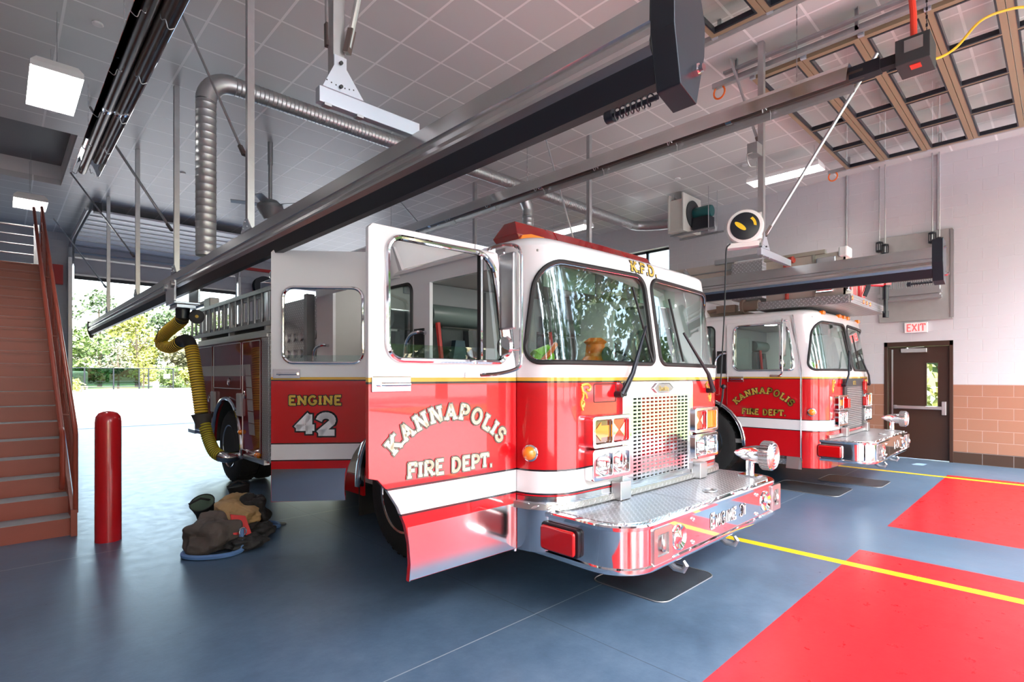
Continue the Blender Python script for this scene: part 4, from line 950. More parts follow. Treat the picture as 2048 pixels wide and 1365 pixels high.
    m = MB(); m.panel([(2.53, .44), (3.34, .44)]+A+[(4.66, .44), (5.66, .44), (5.66, 2.72), (4.10, 2.72), (3.94, 2.46), (2.66, 2.46), (2.53, 1.62)], [rpoly([(2.66, 1.68), (3.5, 1.68), (3.5, 2.33), (2.80, 2.33)], .08), rrect(4.5, 1.7, 5.2, 2.38, .08)], lambda u, v, d: (1.25-d, u, v), .03); cs2 = put(m, 'cab_side', M['paint'], root, root, smooth=False)
    m = MB(); m.bx(1.222, 1.228, 2.66, 3.5, 1.68, 2.33); m.bx(1.222, 1.228, 4.5, 5.2, 1.7, 2.38); put(m, 'side_pane', M['ws'], cs2, smooth=False)
    for s in (-1, 1):
        if s < 0 or not opened:
            m = MB(); m.tube([nose(s*(ULEN+.02), .42+k*.2, -.0) for k in range(0, 11)]+[], .013, 6); put(m, 'pillar_trim', M['stainless'], root, root)
        m = MB(); m.loft([[(s*x_, c_[0], c_[1]) for c_ in arch(4.0, .655, 182, -2, 20)] for x_ in (1.20, 1.27)], closed=False); m.loft([[(s*1.262, c_[0], c_[1]) for c_ in arch(4.0, rr_, 182, -2, 20)] for rr_ in (.655, .70)], closed=False)
        fo = put(m, 'fender_trim', M['stainless'], root, root, fix=False); so = fo.modifiers.new('sheet', 'SOLIDIFY'); so.thickness = .006
        m = MB(); m.loft([[(s*x_, c_[0], c_[1]) for c_ in arch(4.0, .69, 182, -2, 20)] for x_ in (.75, 1.2)], closed=False); put(m, 'wheel_well', M['dark'], root, root, fix=False)
        m = MB(); m.bx(min(s*.82, s*1.22), max(s*.82, s*1.22), 4.70, 4.715, .24, .72); put(m, 'mud_flap', M['black'], root, root, smooth=False)
        wheel(root, s*1.06, 4.0, s)
    # ---- inside of the cab
    m = MB(); m.bx(-1.18, 1.18, 2.45, 5.56, .56, .62); m.bx(-1.18, 1.18, 5.56, 5.6, .56, 2.66); put(m, 'cab_lining', M['cream'], root, root, smooth=False)
    m = MB(); m.bx(-1.18, 1.18, 3.98, 4.0, 2.30, 2.46); m.bx(-1.15, 1.15, 2.42, 3.98, 2.405, 2.42); put(m, 'headliner', M['cream'], root, root, smooth=False)
    m = MB(); m.bx(-.42, .42, 2.75, 4.5, .62, 1.62); put(m, 'engine_cover', M['grey'], root, root, smooth=False, bevel=.06)
    m = MB(); m.loft([[(x, plan(x, .08)[1], 1.30), (x, plan(x, .08)[1], 1.60), (x, plan(x, .08)[1]+.18, 1.64), (x, 2.78, 1.52), (x, 2.80, 1.3)] for x in [-1.05+.15*k for k in range(15)]], True, True); put(m, 'dashboard', M['dark'], root, root, ang=40)
    m = MB(); m.tube([(.70+.21*math.cos(a), 2.98+.12*math.sin(a), 1.66+.17*math.sin(a)) for a in [2*PI*k/28 for k in range(28)]], .014, 8, closed=True); m.cyl((.70, 2.98, 1.66), (.70, 2.75, 1.45), .03)
    for k in range(3): a = 2*PI*k/3+.5; m.cyl((.70, 2.98, 1.66), (.70+.21*math.cos(a), 2.98+.12*math.sin(a), 1.66+.17*math.sin(a)), .010, n=6)
    put(m, 'steering_wheel', M['black'], root, root)
    m = MB(); m.cyl((-.55, 3.2, 2.385), (-.55, 3.2, 2.405), .09, n=20); m.cyl((.55, 3.2, 2.385), (.55, 3.2, 2.405), .09, n=20); m.cyl((-.6, 4.9, 2.62), (-.6, 4.9, 2.64), .09, n=20); put(m, 'added_cab_glow', mat('added cab glow', (1, .98, .92), .4, emit=7), root, root)  # glowing discs added to brighten the dark cab interior
    def seat(x, y, face, z=.62):
        m = MB(); m.loft([[(x+u, y+v*face, zz) for u, v in rrect(-.24, -.02, .24, .46, .07)] for zz in (z+.42, z+.55)], True, True); m.bx(x-.2, x+.2, min(y, y+.4*face), max(y, y+.4*face), z, z+.42); s_ = put(m, 'seat', M['seat'], root, root, bevel=.02)
        m = MB()
        for sx in (-1, 1): m.tube([(x+sx*.20, y-.02*face, z+.55), (x+sx*.21, y-.10*face, z+1.0), (x+sx*.20, y-.12*face, z+1.38)], [.075, .085, .07], 10)
        m.bx(x-.2, x+.2, min(y-.16*face, y-.12*face), max(y-.16*face, y-.12*face), z+.5, z+1.4); put(m, 'seat_back', M['seat'], s_)
        m = MB(); m.cyl((x-.28, y-.10*face, z+1.50), (x+.28, y-.10*face, z+1.50), .095, n=20); put(m, 'headrest', mat('grey green vinyl', (.10, .13, .125), .4), s_)
        m = MB(); m.prism([(-.08, z+.62), (.08, z+.62), (.10, z+1.0), (.05, z+1.28), (-.05, z+1.28), (-.10, z+1.0)], lambda u, v, d: (x+u, y-.02*face+d*face, v), -.04, .02); m.bx(x-.05, x+.05, y+.021*face-.004, y+.021*face+.004, z+.86, z+1.0); put(m, 'pack_frame', mat('air pack plastic', (.02, .045, .065), .35), s_, smooth=False)
        m = MB(); m.tube([(x-.27, y+.03*face, z+1.42), (x-.24, y+.06*face, z+1.0), (x-.25, y+.08*face, z+.6)], .022, 6); put(m, 'seat_belt', M['steelred'], s_)
    seat(-.72, 3.78, -1); seat(.72, 3.78, -1); seat(-.80, 4.50, 1); seat(.80, 4.50, 1)
    m = MB(); m.bx(-.35, .35, 3.85, 3.95, 1.5, 2.38); m.bx(-1.15, 1.15, 3.90, 3.94, 2.05, 2.40); put(m, 'divider', M['grey'], root, root, smooth=False)
    m = MB(); m.bx(-.28, .22, 2.60, 2.95, 2.24, 2.40); put(m, 'radio_console', M['grey'], root, root, smooth=False, bevel=.02)
    for s in (-.62, .62): m = MB(); m.bx(s-.3, s+.3, 2.58, 2.60, 2.22, 2.38); put(m, 'sun_visor', mat('green tinted visor', (.25, .36, .30), .4), root, root, smooth=False)
    # ---- doors
    z0 = .44
    arcF = [(1.48+.66*math.cos(math.radians(q)), .55+.66*math.sin(math.radians(q))) for q in (190, 182, 172, 162, 152, 142, 134)]
    of = [(.004, z0), (.825, z0)]+arcF+[(1.076, 1.04), (1.076, 2.36), (1.05, 2.385), (.24, 2.392), (.17, 2.36), (.005, 1.62)]
    wf = rpoly([(.965, 1.665), (.10, 1.667), (.205, 2.345), (.965, 2.335)], [.09, .06, .17, .09], 7)
    hy = 2.515
    fd = door(root, 'front_door', -1.25, hy, math.radians(89.5 if opened else 0), of, wf, .1, None, 0, 1.755 if opened else 9, .30)
    kp = [(.01, .445), (.823, .445)]+arcF[:2]+[(.83, .64), (.842, .742), (.01, .742)]
    if opened: kick(fd, kp)
    lt = (0, -1, 0), (0, 0, 1)
    tw = mat('pale gold leaf', (.86, .78, .58), .32, .2, noise=.2, nscale=60) if opened else gold
    oz = 1.36
    m = MB(); lettering(m, 'KANNAPOLIS', (-.004, .54, oz-.045), *lt, .105, .20, .34, .10, arc=.50, lift=.001, grow=.007); put(m, 'letter_shadow', mat('grey letter shade', (.20, .20, .17), .4) if opened else M['ink'], fd, smooth=False, fix=False)
    m = MB(); lettering(m, 'KANNAPOLIS', (-.004, .54, oz-.045), *lt, .105, .20, .34, .10, arc=.50, lift=.003); put(m, 'town_lettering', tw, fd, smooth=False, fix=False)
    m = MB(); lettering(m, 'FIRE DEPT.', (-.004, .53, 1.005), *lt, .095, .20, .30, .06, lift=.001, grow=.006); put(m, 'letter_shadow', mat('grey letter shade', (.20, .20, .17), .4) if opened else M['ink'], fd, smooth=False, fix=False)
    m = MB(); lettering(m, 'FIRE DEPT.', (-.004, .53, 1.005), *lt, .095, .20, .30, .06, lift=.003); put(m, 'department_lettering', tw, fd, smooth=False, fix=False)
    def handle(d, y0, y1, z):
        m = MB(); m.bx(-.010, -.0005, y0, y1, z-.042, z+.042); h = put(m, 'handle_plate', M['chrome'], d, smooth=False, bevel=.004)
        m = MB(); m.cyl((-.028, y1-.04, z), (-.028, y0+.02, z), .012, n=10); m.cyl((-.01, y0+.03, z), (-.032, y0+.03, z), .010); m.cyl((-.01, y1-.05, z), (-.035, y1-.05, z), .016); put(m, 'handle_grip', M['chrome'], h)
    handle(fd, .82, 1.06, 1.535)
    # mirror on the front door
    m = MB(); m.tube(bez([(-.005, .26, 2.37), (-.10, .24, 2.385), (-.20, .20, 2.37), (-.235, .19, 2.31)], 6)+[(-.235, .19, 1.72)]+bez([(-.235, .19, 1.70), (-.22, .20, 1.63), (-.12, .26, 1.595), (-.005, .32, 1.585)], 6), .012, 8); m.bx(-.012, -.0, .20, .36, 2.36, 2.385); m.bx(-.012, 0, .28, .44, 1.57, 1.60); mr = put(m, 'mirror_arm', M['stainless'], fd)
    m = MB(); m.loft([[(-.205, .222+a*.4, z), (-.205, .20-a*.4, z), (-.075, .20-a*.4, z), (-.075, .222+a*.4, z)] for z, a in ((1.865, .0), (1.88, .02), (2.32, .02), (2.335, 0))], True, True); put(m, 'mirror_head', M['satin'], mr, bevel=.008)
    m = MB(); m.lathe([(.0, .03), (.05, .02), (.065, 0), (.06, -.02), (0, -.03)], (-.13, .22, 1.76), (0, -1, 0), 24); m.cyl((-.235, .19, 1.74), (-.13, .2, 1.74), .006); put(m, 'convex_mirror', M['chrome'], mr)
    # crew door
    arcC = [(-.42+.66*math.cos(math.radians(q)), .55+.66*math.sin(math.radians(q))) for q in (47, 38, 28, 18, 8, 0, -9)]
    oc = [(.004, 1.06)]+arcC+[(.89, z0), (.89, 2.70), (.87, 2.72), (.004, 2.72)]
    wc = rrect(.075, 1.697, .785, 2.385, .095, 7)
    cd_ = door(root, 'crew_door', -1.25, 4.42, math.radians(51 if opened else 0), oc, wc, .09, None, 1, 1.77 if opened else 9)
    if opened: kick(cd_, [(.236, .69), (.24, .60), (.238, .50), (.232, .445), (.885, .445), (.885, .738), (.225, .738)])
    handle(cd_, .63, .87, 1.60)
    if opened:
        for nm, s_, z_, h_, w_, g_ in (('unit_lettering', 'ENGINE', 1.312, .095, .30, gold), ('unit_number', '42', 1.035, .215, 0, M['lwhite'])):
            m = MB(); lettering(m, s_, (-.004, .50, z_), *lt, h_, .22 if h_ < .1 else .27, w_, .08, lift=.001, grow=.007 if h_ < .1 else .014, wide=1.1); put(m, 'letter_shadow', M['ink'], cd_, smooth=False, fix=False)
            m = MB(); lettering(m, s_, (-.004, .50, z_), *lt, h_, .22 if h_ < .1 else .27, w_, .08, lift=.003, wide=1.1); put(m, nm, g_, cd_, smooth=False, fix=False)
    # ---- nose fittings
    def nfit(u0, u1, n): 
        return lambda u, v, d: nose(u, v, -d) if v < 1.6 else nose(u, v, -d)
    yf = 2.185
    m = MB(); m.panel(rpoly([(-.515, .795), (.515, .795), (.515, 1.54), (-.515, 1.54)], .02, 3), [[(-.385, .81), (.435, .81), (.435, 1.425), (-.385, 1.425)]], lambda u, v, d: (u, yf+d, v), .03); gr = put(m, 'grille_surround', M['stainless'] if opened else M['dark'], root, root, smooth=False, bevel=.003)
    m = MB(); nx, nz = 14, 22
    for i in range(nx+1): x = -.385+.82*i/nx; m.bx(x-.009, x+.009, yf+.004, yf+.016, .81, 1.425)
    for j in range(nz+1): z = .81+.615*j/nz; m.bx(-.385, .435, yf+.003, yf+.015, z-.007, z+.007)
    put(m, 'grille_mesh', M['stainless'] if opened else M['galvd'], gr, smooth=False)
    m = MB(); m.bx(-.40, .45, yf+.022, yf+.028, .80, 1.43); put(m, 'grille_back', M['ink'], gr, smooth=False)
    if opened:
        hexa = [(-.155, 1.487), (-.095, 1.525), (.095, 1.525), (.155, 1.487), (.095, 1.449), (-.095, 1.449)]
        m = MB(); m.prism([(u+.02, v) for u, v in hexa], lambda u, v, d: (u, yf-d, v), .0, .012); em = put(m, 'badge', M['chrome'], gr, smooth=False, bevel=.003)
        m = MB(); m.prism([(u*.86+.02, (v-1.487)*.8+1.487) for u, v in hexa], lambda u, v, d: (u, yf-d, v), .0122, .0135); put(m, 'badge_field', M['galvd'], em, smooth=False)
        m = MB(); lettering(m, 'Quality', (.02, yf-.0137, 1.465), (1, 0, 0), (0, 0, 1), .04, .15, 0, .02, lift=.0012); put(m, 'badge_lettering', gold, em, smooth=False, fix=False)
    else:
        m = MB(); lettering(m, 'K.F.D.', (.0, yf-.001, 1.45), (1, 0, 0), (0, 0, 1), .06, .2, .3, .0, lift=.002); put(m, 'brow_lettering', gold, gr, smooth=False, fix=False)
        for s in (-1, 1): m = MB(); m.bx(s*.5-.05*0-.045, s*.5+.045, yf-.06, yf, 1.12, 1.26); put(m, 'warning_lamp', M['redlens'], gr, smooth=False, bevel=.01)
        m = MB(); m.bx(-.62, -.48, yf-.05, yf+.0, .97, 1.06) if False else m.bx(.44, .53, yf-.05, yf, 1.36, 1.5); put(m, 'warning_lamp', M['redlens'], gr, smooth=False, bevel=.01)
    def lampbox(x0, x1, z0_, z1_, kinds):
        yb = 2.232; m = MB()
        m.panel(rrect(x0, z0_, x1, z1_, .03), [rrect(x0+.03, z0_+.028, (x0+x1)/2-.007, z1_-.028, .015), rrect((x0+x1)/2+.007, z0_+.028, x1-.03, z1_-.028, .015)], lambda u, v, d: (u, yb-.075+d, v), .075)
        h = put(m, 'lamp_bezel', M['chrome'], root, root, bevel=.008)
        for k, kd in enumerate(kinds):
            a, b = (x0+.03, (x0+x1)/2-.007) if k == 0 else ((x0+x1)/2+.007, x1-.03); c_, d_ = z0_+.028, z1_-.028
            m = MB(); m.bx(a, b, yb-.05, yb-.03, c_, d_)
            if kd == 'clear':
                m.bm.free(); m = MB(); cc = ((a+b)/2, (c_+d_)/2); hx, hz = (b-a)/2, (d_-c_)/2
                m.loft([[(cc[0]+sx_*hx*k_, yb-.055+q_, cc[1]+sz_*hz*k_) for sx_, sz_ in [(math.cos(w_)*min(1, 1.25), math.sin(w_)) for w_ in [2*PI*e/20 for e in range(20)]]] for k_, q_ in ((1.0, .0), (.8, .022), (.5, .036), (.18, .042))], False, True); m.panel([(a, c_), (b, c_), (b, d_), (a, d_)], [[(cc[0]+.985*hx*math.cos(2*PI*e/20), cc[1]+.985*hz*math.sin(2*PI*e/20)) for e in range(20)]], lambda u, v, q: (u, yb-.056+q, v), .003)
                put(m, 'lamp_reflector', M['chrome'], h)
                m = MB(); m.sph((cc[0], yb-.03, cc[1]), .022, 12); put(m, 'bulb', M['lwhite'], h)
                m = MB(); m.prism(rrect(a+.002, c_+.002, b-.002, d_-.002, .012), lambda u, v, q: (u, yb-.066+q, v), 0, .004); put(m, 'headlight_lens', M['pane'], h, smooth=False)
            else:
                put(m, 'lens', mat('dark amber lens', (.16, .05, .015), .12, coat=1) if kd == 'arrow' else M['amber'] if kd == 'amber' else M['redlens'], h, smooth=False, bevel=.006)
                m = MB()
                if kd == 'red':
                    for s in (-1, 1): m.prism([((a+b)/2+s*.065, (c_+d_)/2+.05), ((a+b)/2+s*.065, (c_+d_)/2-.05), ((a+b)/2+s*.01, (c_+d_)/2)], lambda u, v, q: (u, yb-.0515+q, v), -.002, .0)
                    put(m, 'lamp_element', M['chrome'], h, smooth=False)
                elif kd == 'arrow':
                    zc = (c_+d_)/2; m.prism([(a+.01, zc), (a+.085, zc+.065), (a+.085, zc+.04), (b-.01, zc+.04), (b-.01, zc-.04), (a+.085, zc-.04), (a+.085, zc-.065)], lambda u, v, q: (u, yb-.0515+q, v), -.003, .0); put(m, 'arrow_lens', M['amber'], h, smooth=False)
                else: m.bm.free()
    XL = .445
    lampbox(-.895, -XL, 1.095, 1.31, ('arrow', 'red')); lampbox(-.895, -XL, .875, 1.088, ('clear', 'clear'))
    lampbox(XL+.06, .93, 1.095, 1.31, ('red', 'amber')); lampbox(XL+.06, .93, .875, 1.088, ('clear', 'clear'))
    for x in (-.555, .60):
        m = MB(); m.bx(x-.065, x+.065, 2.13, 2.21, .715, .845); put(m, 'tow_block', M['satin'], root, root, smooth=False, bevel=.006)
    m = MB(); p = nose(-1.30, 1.08, -.03); q = nose(-1.30, 1.08, .0); ax_ = (p-q).normalized(); m.lathe([(.055, .0), (.055, .012), (.045, .018)], q, ax_, 24); ml = put(m, 'marker_lamp', M['chrome'], root, root)
    m = MB(); m.lathe([(.044, .012), (.044, .035), (.034, .055), (.015, .066), (0, .068)], q, ax_, 24); put(m, 'marker_lens', M['amber'], ml)
    # scroll-work and hatch outline
    for s in (-1, 1):
        m = MB()
        for pts in ([(-.93, 1.515), (-.91, 1.45), (-.93, 1.40), (-.915, 1.35)], [(-.93, 1.515), (-.87, 1.525), (-.835, 1.505), (-.85, 1.48), (-.875, 1.49)], [(-.92, 1.47), (-.885, 1.46), (-.87, 1.43)], [(-.925, 1.42), (-.90, 1.40), (-.91, 1.37)]):
            m.tube([nose(s*u, v, -.001) for u, v in [tuple(b_[:2]) for b_ in bez([(a_, c_, 0) for a_, c_ in pts], 4)]], [.011]*3+[.009]*(len(bez([(0, 0, 0)]*len(pts), 4))-3), 5)
        put(m, 'gold_scroll', gold, root, root)
    if opened:
        m = MB(); m.tube([nose(u, v, -.001) for u, v in rrect(-.80, 1.40, -.56, 1.525, .01, 2)], .003, 5, closed=True); put(m, 'hatch_seam', M['dark'], root, root)
        m = MB(); lettering(m, 'K.F.D.', (.0, 0, 0), (1, 0, 0), (0, 0, 1), .094, .2, .32, .06, lift=.0, grow=.006, wide=1.22); 
        def onbrow(mm, lift):
            for v in mm.bm.verts:
                h_ = v.co.z; z_ = 2.384+h_; t_ = math.asin(min(1, max(0, (z_-2.45)/.085))); b_ = nose(v.co.x-.02, min(z_, 2.45), .20*(1-math.cos(t_))); v.co = Vector((b_.x, b_.y-.003-lift, z_))
        onbrow(m, .001); put(m, 'letter_shadow', M['ink'], root, root, smooth=False, fix=False)
        m = MB(); lettering(m, 'K.F.D.', (.0, 0, 0), (1, 0, 0), (0, 0, 1), .094, .2, .32, .06, lift=.0, wide=1.22); onbrow(m, .003); put(m, 'brow_lettering', gold, root, root, smooth=False, fix=False)
    else:
        for u in (-.93, -.22, 0, .22, .93):
            p = nose(u, 2.44, .01); m = MB(); m.bx(p.x-.05, p.x+.05, p.y-.035, p.y+.03, 2.455, 2.51); put(m, 'clearance_lamp', M['amber'], root, root, bevel=.012)
    # wipers
    for s, (u0, z0_), el, (t0, t1) in ((-1, (-.56, 1.45), (-.16, 1.96), ((-.235, 2.26), (-.09, 1.69))), (1, (.86, 1.45), (.42, 1.94), ((.30, 2.22), (.40, 1.70)))):
        m = MB(); a, b = nose(u0, z0_, -.05), nose(el[0], el[1], -.04); mid = nose(u0+(el[0]-u0)*.28, 1.60, -.06)
        m.tube([a, mid, b], [.017, .013, .010], 8); m.tube([a+Vector((.045, 0, 0)), mid+Vector((.028, 0, .0)), b], [.010, .009, .007], 6); m.cyl(nose(u0, z0_, .0), nose(u0, z0_, -.06), .022); m.cyl(nose(u0+.045, z0_, .0), nose(u0+.045, z0_, -.055), .014); w = put(m, 'wiper_arm', M['blacksteel'], root, root)
        m = MB(); m.tube([nose(t0[0]+(t1[0]-t0[0])*k/8, t0[1]+(t1[1]-t0[1])*k/8, -.012) for k in range(9)], .010, 6); put(m, 'wiper_blade', M['black'], w)
    # ---- bumper
    BX, BY, BR = 1.165, 1.705, .25
    def bplan(o_): return rpoly([(-BX-o_, 2.46), (-BX-o_, BY-o_), (BX+o_, BY-o_), (BX+o_, 2.46)], [0, BR+o_, BR+o_, 0], 10)
    m = MB(); m.loft([[(u, v, z) for u, v in bplan(o_)] for z, o_ in ((.418, -.01), (.418, .012), (.428, .016), (.448, .016), (.455, .0), (.668, .0), (.675, .016), (.695, .018), (.705, .010), (.708, -.02))], True, True); bp = put(m, 'bumper', M['chrome'], root, root, ang=30)
    m = MB(); m.prism([(u, v) for u, v in bplan(-.035)], lambda u, v, d: (u, v, .7082+d), 0, .004); td = put(m, 'tread_deck', M['treadxy'], bp, smooth=False)
    m = MB(); m.loft([[nose(u, .72, -.035), nose(u, .76, -.03), nose(u, .76, -.0), nose(u, .72, .0)] for u in [(ULEN if opened else 1.08)*(-1+2*k/30) for k in range(31)]], True, True); put(m, 'kick_strip', M['treadxz'], bp, ang=40)
    m = MB(); m.bx(-.235, -.228, 1.745, 2.17, .7125, .7135); m.tube([(.15+.06*math.cos(a), 1.86+.045*math.sin(a), .716) for a in [2*PI*k/20 for k in range(20)]], .008, 6, closed=True); put(m, 'hatch_ring', M['galvd'], bp)
    m = MB()
    for k in range(9): x = -.9+k*.225; m.sph((x, BY+.022, .7125), .008, 8)
    put(m, 'deck_bolt', M['chrome'], bp)
    for s in (-1, 1):
        m = MB(); m.prism(rrect(2.04, .465, 2.35, .645, .03), lambda u, v, d: (s*(BX+d), u, v), 0, .03); rl = put(m, 'lamp_base', M['chrome'] if s < 0 and not opened else M['blacksteel'], bp, bevel=.006)
        m = MB(); m.prism(rrect(2.055, .478, 2.335, .632, .025), lambda u, v, d: (s*(BX+d), u, v), .03, .058); put(m, 'side_lamp', M['redlens'], rl, bevel=.012)
    def fr(u, v, d): return (u, BY-d, v)
    for x0, x1 in ((-.915, -.705), (.93, 1.105)):
        m = MB(); m.panel(rrect(x0, .45, x1, .662, .012, 3), [rrect(x0+.04, .49, x1-.04, .625, .008, 3)], fr, .014); tb = put(m, 'recess_frame', M['satin'], bp, smooth=False)
        m = MB(); m.prism(rrect(x0+.04, .49, x1-.04, .625, .008, 3), fr, .001, .003); put(m, 'recess_back', M['galvd'], tb, smooth=False)
        m = MB(); m.tube(bez([((x0+x1)/2+.015, BY-.004, .61), ((x0+x1)/2-.03, BY-.03, .575), ((x0+x1)/2-.025, BY-.03, .535), ((x0+x1)/2+.02, BY-.004, .515)], 5), .012, 8); put(m, 'tow_eye', M['satin'], tb)
    for x in (-.60, .81):
        m = MB(); m.lathe([(.082, 0), (.080, .012), (.070, .016), (.045, .004), (.0, .020)], (x, BY-.0, .555), (0, -1, 0), 32); put(m, 'round_horn', M['chrome'], bp)
    m = MB()
    for x in (-.42, .627):
        for z in (.485, .635): m.sph((x, BY-.003, z), .014, 10)
    put(m, 'plate_bolt', M['chrome'], bp)
    if opened: m = MB(); lettering(m, 'ENGINE 31', (.125, BY-.001, .512), (1, 0, 0), (0, 0, 1), .115, .24, 0, .07, lift=.002, caps=.86, wide=.92)
    else: m = MB(); lettering(m, 'L-54', (.25, BY-.001, .51), (1, 0, 0), (0, 0, 1), .12, .22, 0, .1, lift=.002, wide=1.0)
    put(m, 'unit_lettering', M['lwhite'], bp, smooth=False, fix=False)
    for x in (-.56, .20):
        m = MB(); m.tube([(x-.0, BY+.13, .42), (x, BY+.10, .37), (x, BY+.05, .335), (x, BY-.01, .335), (x, BY-.03, .37), (x, BY-.01, .395)], [.026, .024, .022, .02, .017, .012], 10); put(m, 'tow_hook', M['galv'], bp)
    # siren
    sc = (.985, 1.80, .905)
    m = MB(); m.lathe([(.0, -.24), (.025, -.22), (.055, -.15), (.075, -.06), (.08, .0), (.118, .01), (.122, .09), (.112, .10)], sc, (0, -1, 0), 36); m.cyl((.985, 1.9, .71), (.985, 1.9, .86), .035); m.bx(.93, 1.04, 1.82, 1.98, .712, .725); si = put(m, 'siren', M['chrome'], root, root)
    m = MB()
    for k in range(26): a = 2*PI*k/26; m.bx(.985+.12*math.cos(a)-.004, .985+.12*math.cos(a)+.004, 1.715, 1.785, .905+.12*math.sin(a)-.004, .905+.12*math.sin(a)+.004)
    put(m, 'siren_slots', M['galvd'], si, smooth=False)
    m = MB()
    for r_ in (.03, .055, .08, .104): m.tube([(.985+r_*math.cos(2*PI*k/28), 1.697, .905+r_*math.sin(2*PI*k/28)) for k in range(28)], .005, 5, closed=True)
    m.lathe([(.112, 0), (0, .0)], (.985, 1.702, .905), (0, -1, 0), 28); put(m, 'siren_grille', M['satin'], si)
    # chassis under the cab
    m = MB(); m.bx(-.45, -.35, 2.3, 11.0, .50, .72); m.bx(.35, .45, 2.3, 11.0, .50, .72); m.bx(-1.0, 1.0, 3.9, 4.1, .45, .60); m.bx(-1.15, 1.15, 2.5, 3.2, .42, .5); put(m, 'chassis', M['black'], root, root, smooth=False)
    return root

# ---------------------------------------------------------------- engine (nearer truck)
E1 = truck(3.72, 0, 'red and white fire engine with its doors standing open', True)
R1 = E1
# light bar
zb = 2.60; YF, YB, LW_ = 2.806, 3.077, .9625
m = MB(); m.loft([[(-LW_+.03, YF+.02, zb), (LW_-.03, YF+.02, zb), (LW_-.03, YB-.02, zb), (-LW_+.03, YB-.02, zb)], [(-LW_+.10, YF+.05, zb-.055), (LW_-.10, YF+.05, zb-.055), (LW_-.10, YB-.05, zb-.055), (-LW_+.10, YB-.05, zb-.055)]], True, True); lb = put(m, 'light_bar_base', M['satin'], R1, R1, smooth=False, bevel=.004)
xs = [-LW_, -.48, 0, .48, LW_]; RD = mat('red dome plastic', (.30, .008, .010), .22, coat=1)
for k in range(4):
    a, b = xs[k]+.003, xs[k+1]-.003; ea = .05 if k == 0 else 0; eb = .05 if k == 3 else 0
    m = MB(); m.loft([[(a+ea*.6, YF+.01, zb+.0), (b-eb*.6, YF+.01, zb+.0), (b-eb*.6, YB-.01, zb+.0), (a+ea*.6, YB-.01, zb+.0)], [(a, YF, zb+.035), (b, YF, zb+.035), (b, YB, zb+.035), (a, YB, zb+.035)], [(a+ea, YF+.075, zb+.15), (b-eb, YF+.075, zb+.15), (b-eb, YB-.075, zb+.15), (a+ea, YB-.075, zb+.15)]], True, True); put(m, 'red_dome', RD, lb, smooth=False, bevel=.004)
for x in (-.74, -.25, .25, .74):
    m = MB(); m.loft([[(x-.21, YF-.012+q, zb-.03), (x+.21, YF-.012+q, zb-.03), (x+.17, YF-.006+q, zb+.03), (x+.07, YF+.0+q, zb+.055), (x-.07, YF+.0+q, zb+.055), (x-.17, YF-.006+q, zb+.03)] for q in (0, .06)], True, True); put(m, 'amber_lens', M['amber'], lb, smooth=False)
# pump panel
m = MB(); m.bx(-1.10, 1.10, 5.90, 6.95, .56, 2.50); m.bx(-1.24, 1.24, 5.70, 7.02, .48, .56); put(m, 'pump_panel', M['treadyz'], R1, R1, smooth=False)
m = MB(); m.bx(-1.25, 1.25, 6.95, 7.03, .5, 2.12); put(m, 'pump_bulkhead', M['treadxz'], R1, R1, smooth=False)
for y, z, r in ((6.2, 1.0, .10), (6.65, 1.0, .07), (6.2, 1.55, .07), (6.65, 1.5, .06)):
    m = MB(); m.lathe([(r, 0), (r*1.1, .03), (r*1.1, .09), (r*.5, .10), (r*.5, .16), (0, .16)], (-1.10, y, z), (-1, 0, 0), 20)
    for k in range(3): a = 2*PI*k/3; m.cyl((-1.2, y+r*math.cos(a), z+r*math.sin(a)), (-1.2, y+r*1.5*math.cos(a), z+r*1.5*math.sin(a)), .012)
    put(m, 'discharge_cap', M['chrome'], R1, R1)
m = MB()
for k in range(5):
    for j in range(2): m.lathe([(.05, 0), (.05, .02), (.04, .022), (0, .02)], (-1.10, 5.95+k*.2, 1.85+j*.2), (-1, 0, 0), 18)
put(m, 'pressure_gauge', M['satin'], R1, R1)
m = MB(); m.bx(-1.24, -1.15, 5.86, 5.94, 1.2, 2.5); m.tube([(-1.2, 6.1, 1.6), (-1.28, 6.15, 1.55), (-1.3, 6.4, 1.4)], .035, 8); put(m, 'intake_pipe', M['galvd'], R1, R1)
# rear body
def bside(u, v, d): return (-1.25+d, u, v)
arB = [(8.67+.70*math.cos(math.radians(q)), .55+.70*math.sin(math.radians(q))) for q in range(190, -11, -10)]
outB = [(7.03, .47), (7.97, .47)]+arB+[(9.37, .60), (10.50, .60), (10.50, 2.12), (7.03, 2.12)]
M['bodyshaded'] = mat('shade-darkened body red', (.30, .012, .02), .15, coat=1)  # engine red darkened, so the shade on the rear body sits in the colour
m = MB(); m.panel(outB, [], bside, .04); m.bx(-1.21, 1.21, 7.04, 10.48, 1.30, 2.10); m.bx(1.21, 1.25, 7.03, 10.5, .6, 2.12); m.bx(-1.21, 1.21, 10.46, 10.50, .6, 2.12); m.bx(-.60, .60, 7.05, 10.4, .75, 1.30); bd = put(m, 'body', M['bodyshaded'], R1, R1, smooth=False)
m = MB(); m.bx(-1.262, 1.262, 7.03, 10.52, 2.085, 2.13); put(m, 'body_rail', M['satin'], bd, smooth=False)
m = MB(); m.bx(-1.256, -1.20, 6.99, 7.22, .5, 2.08); put(m, 'corner_tread', M['treadyz'], bd, smooth=False)
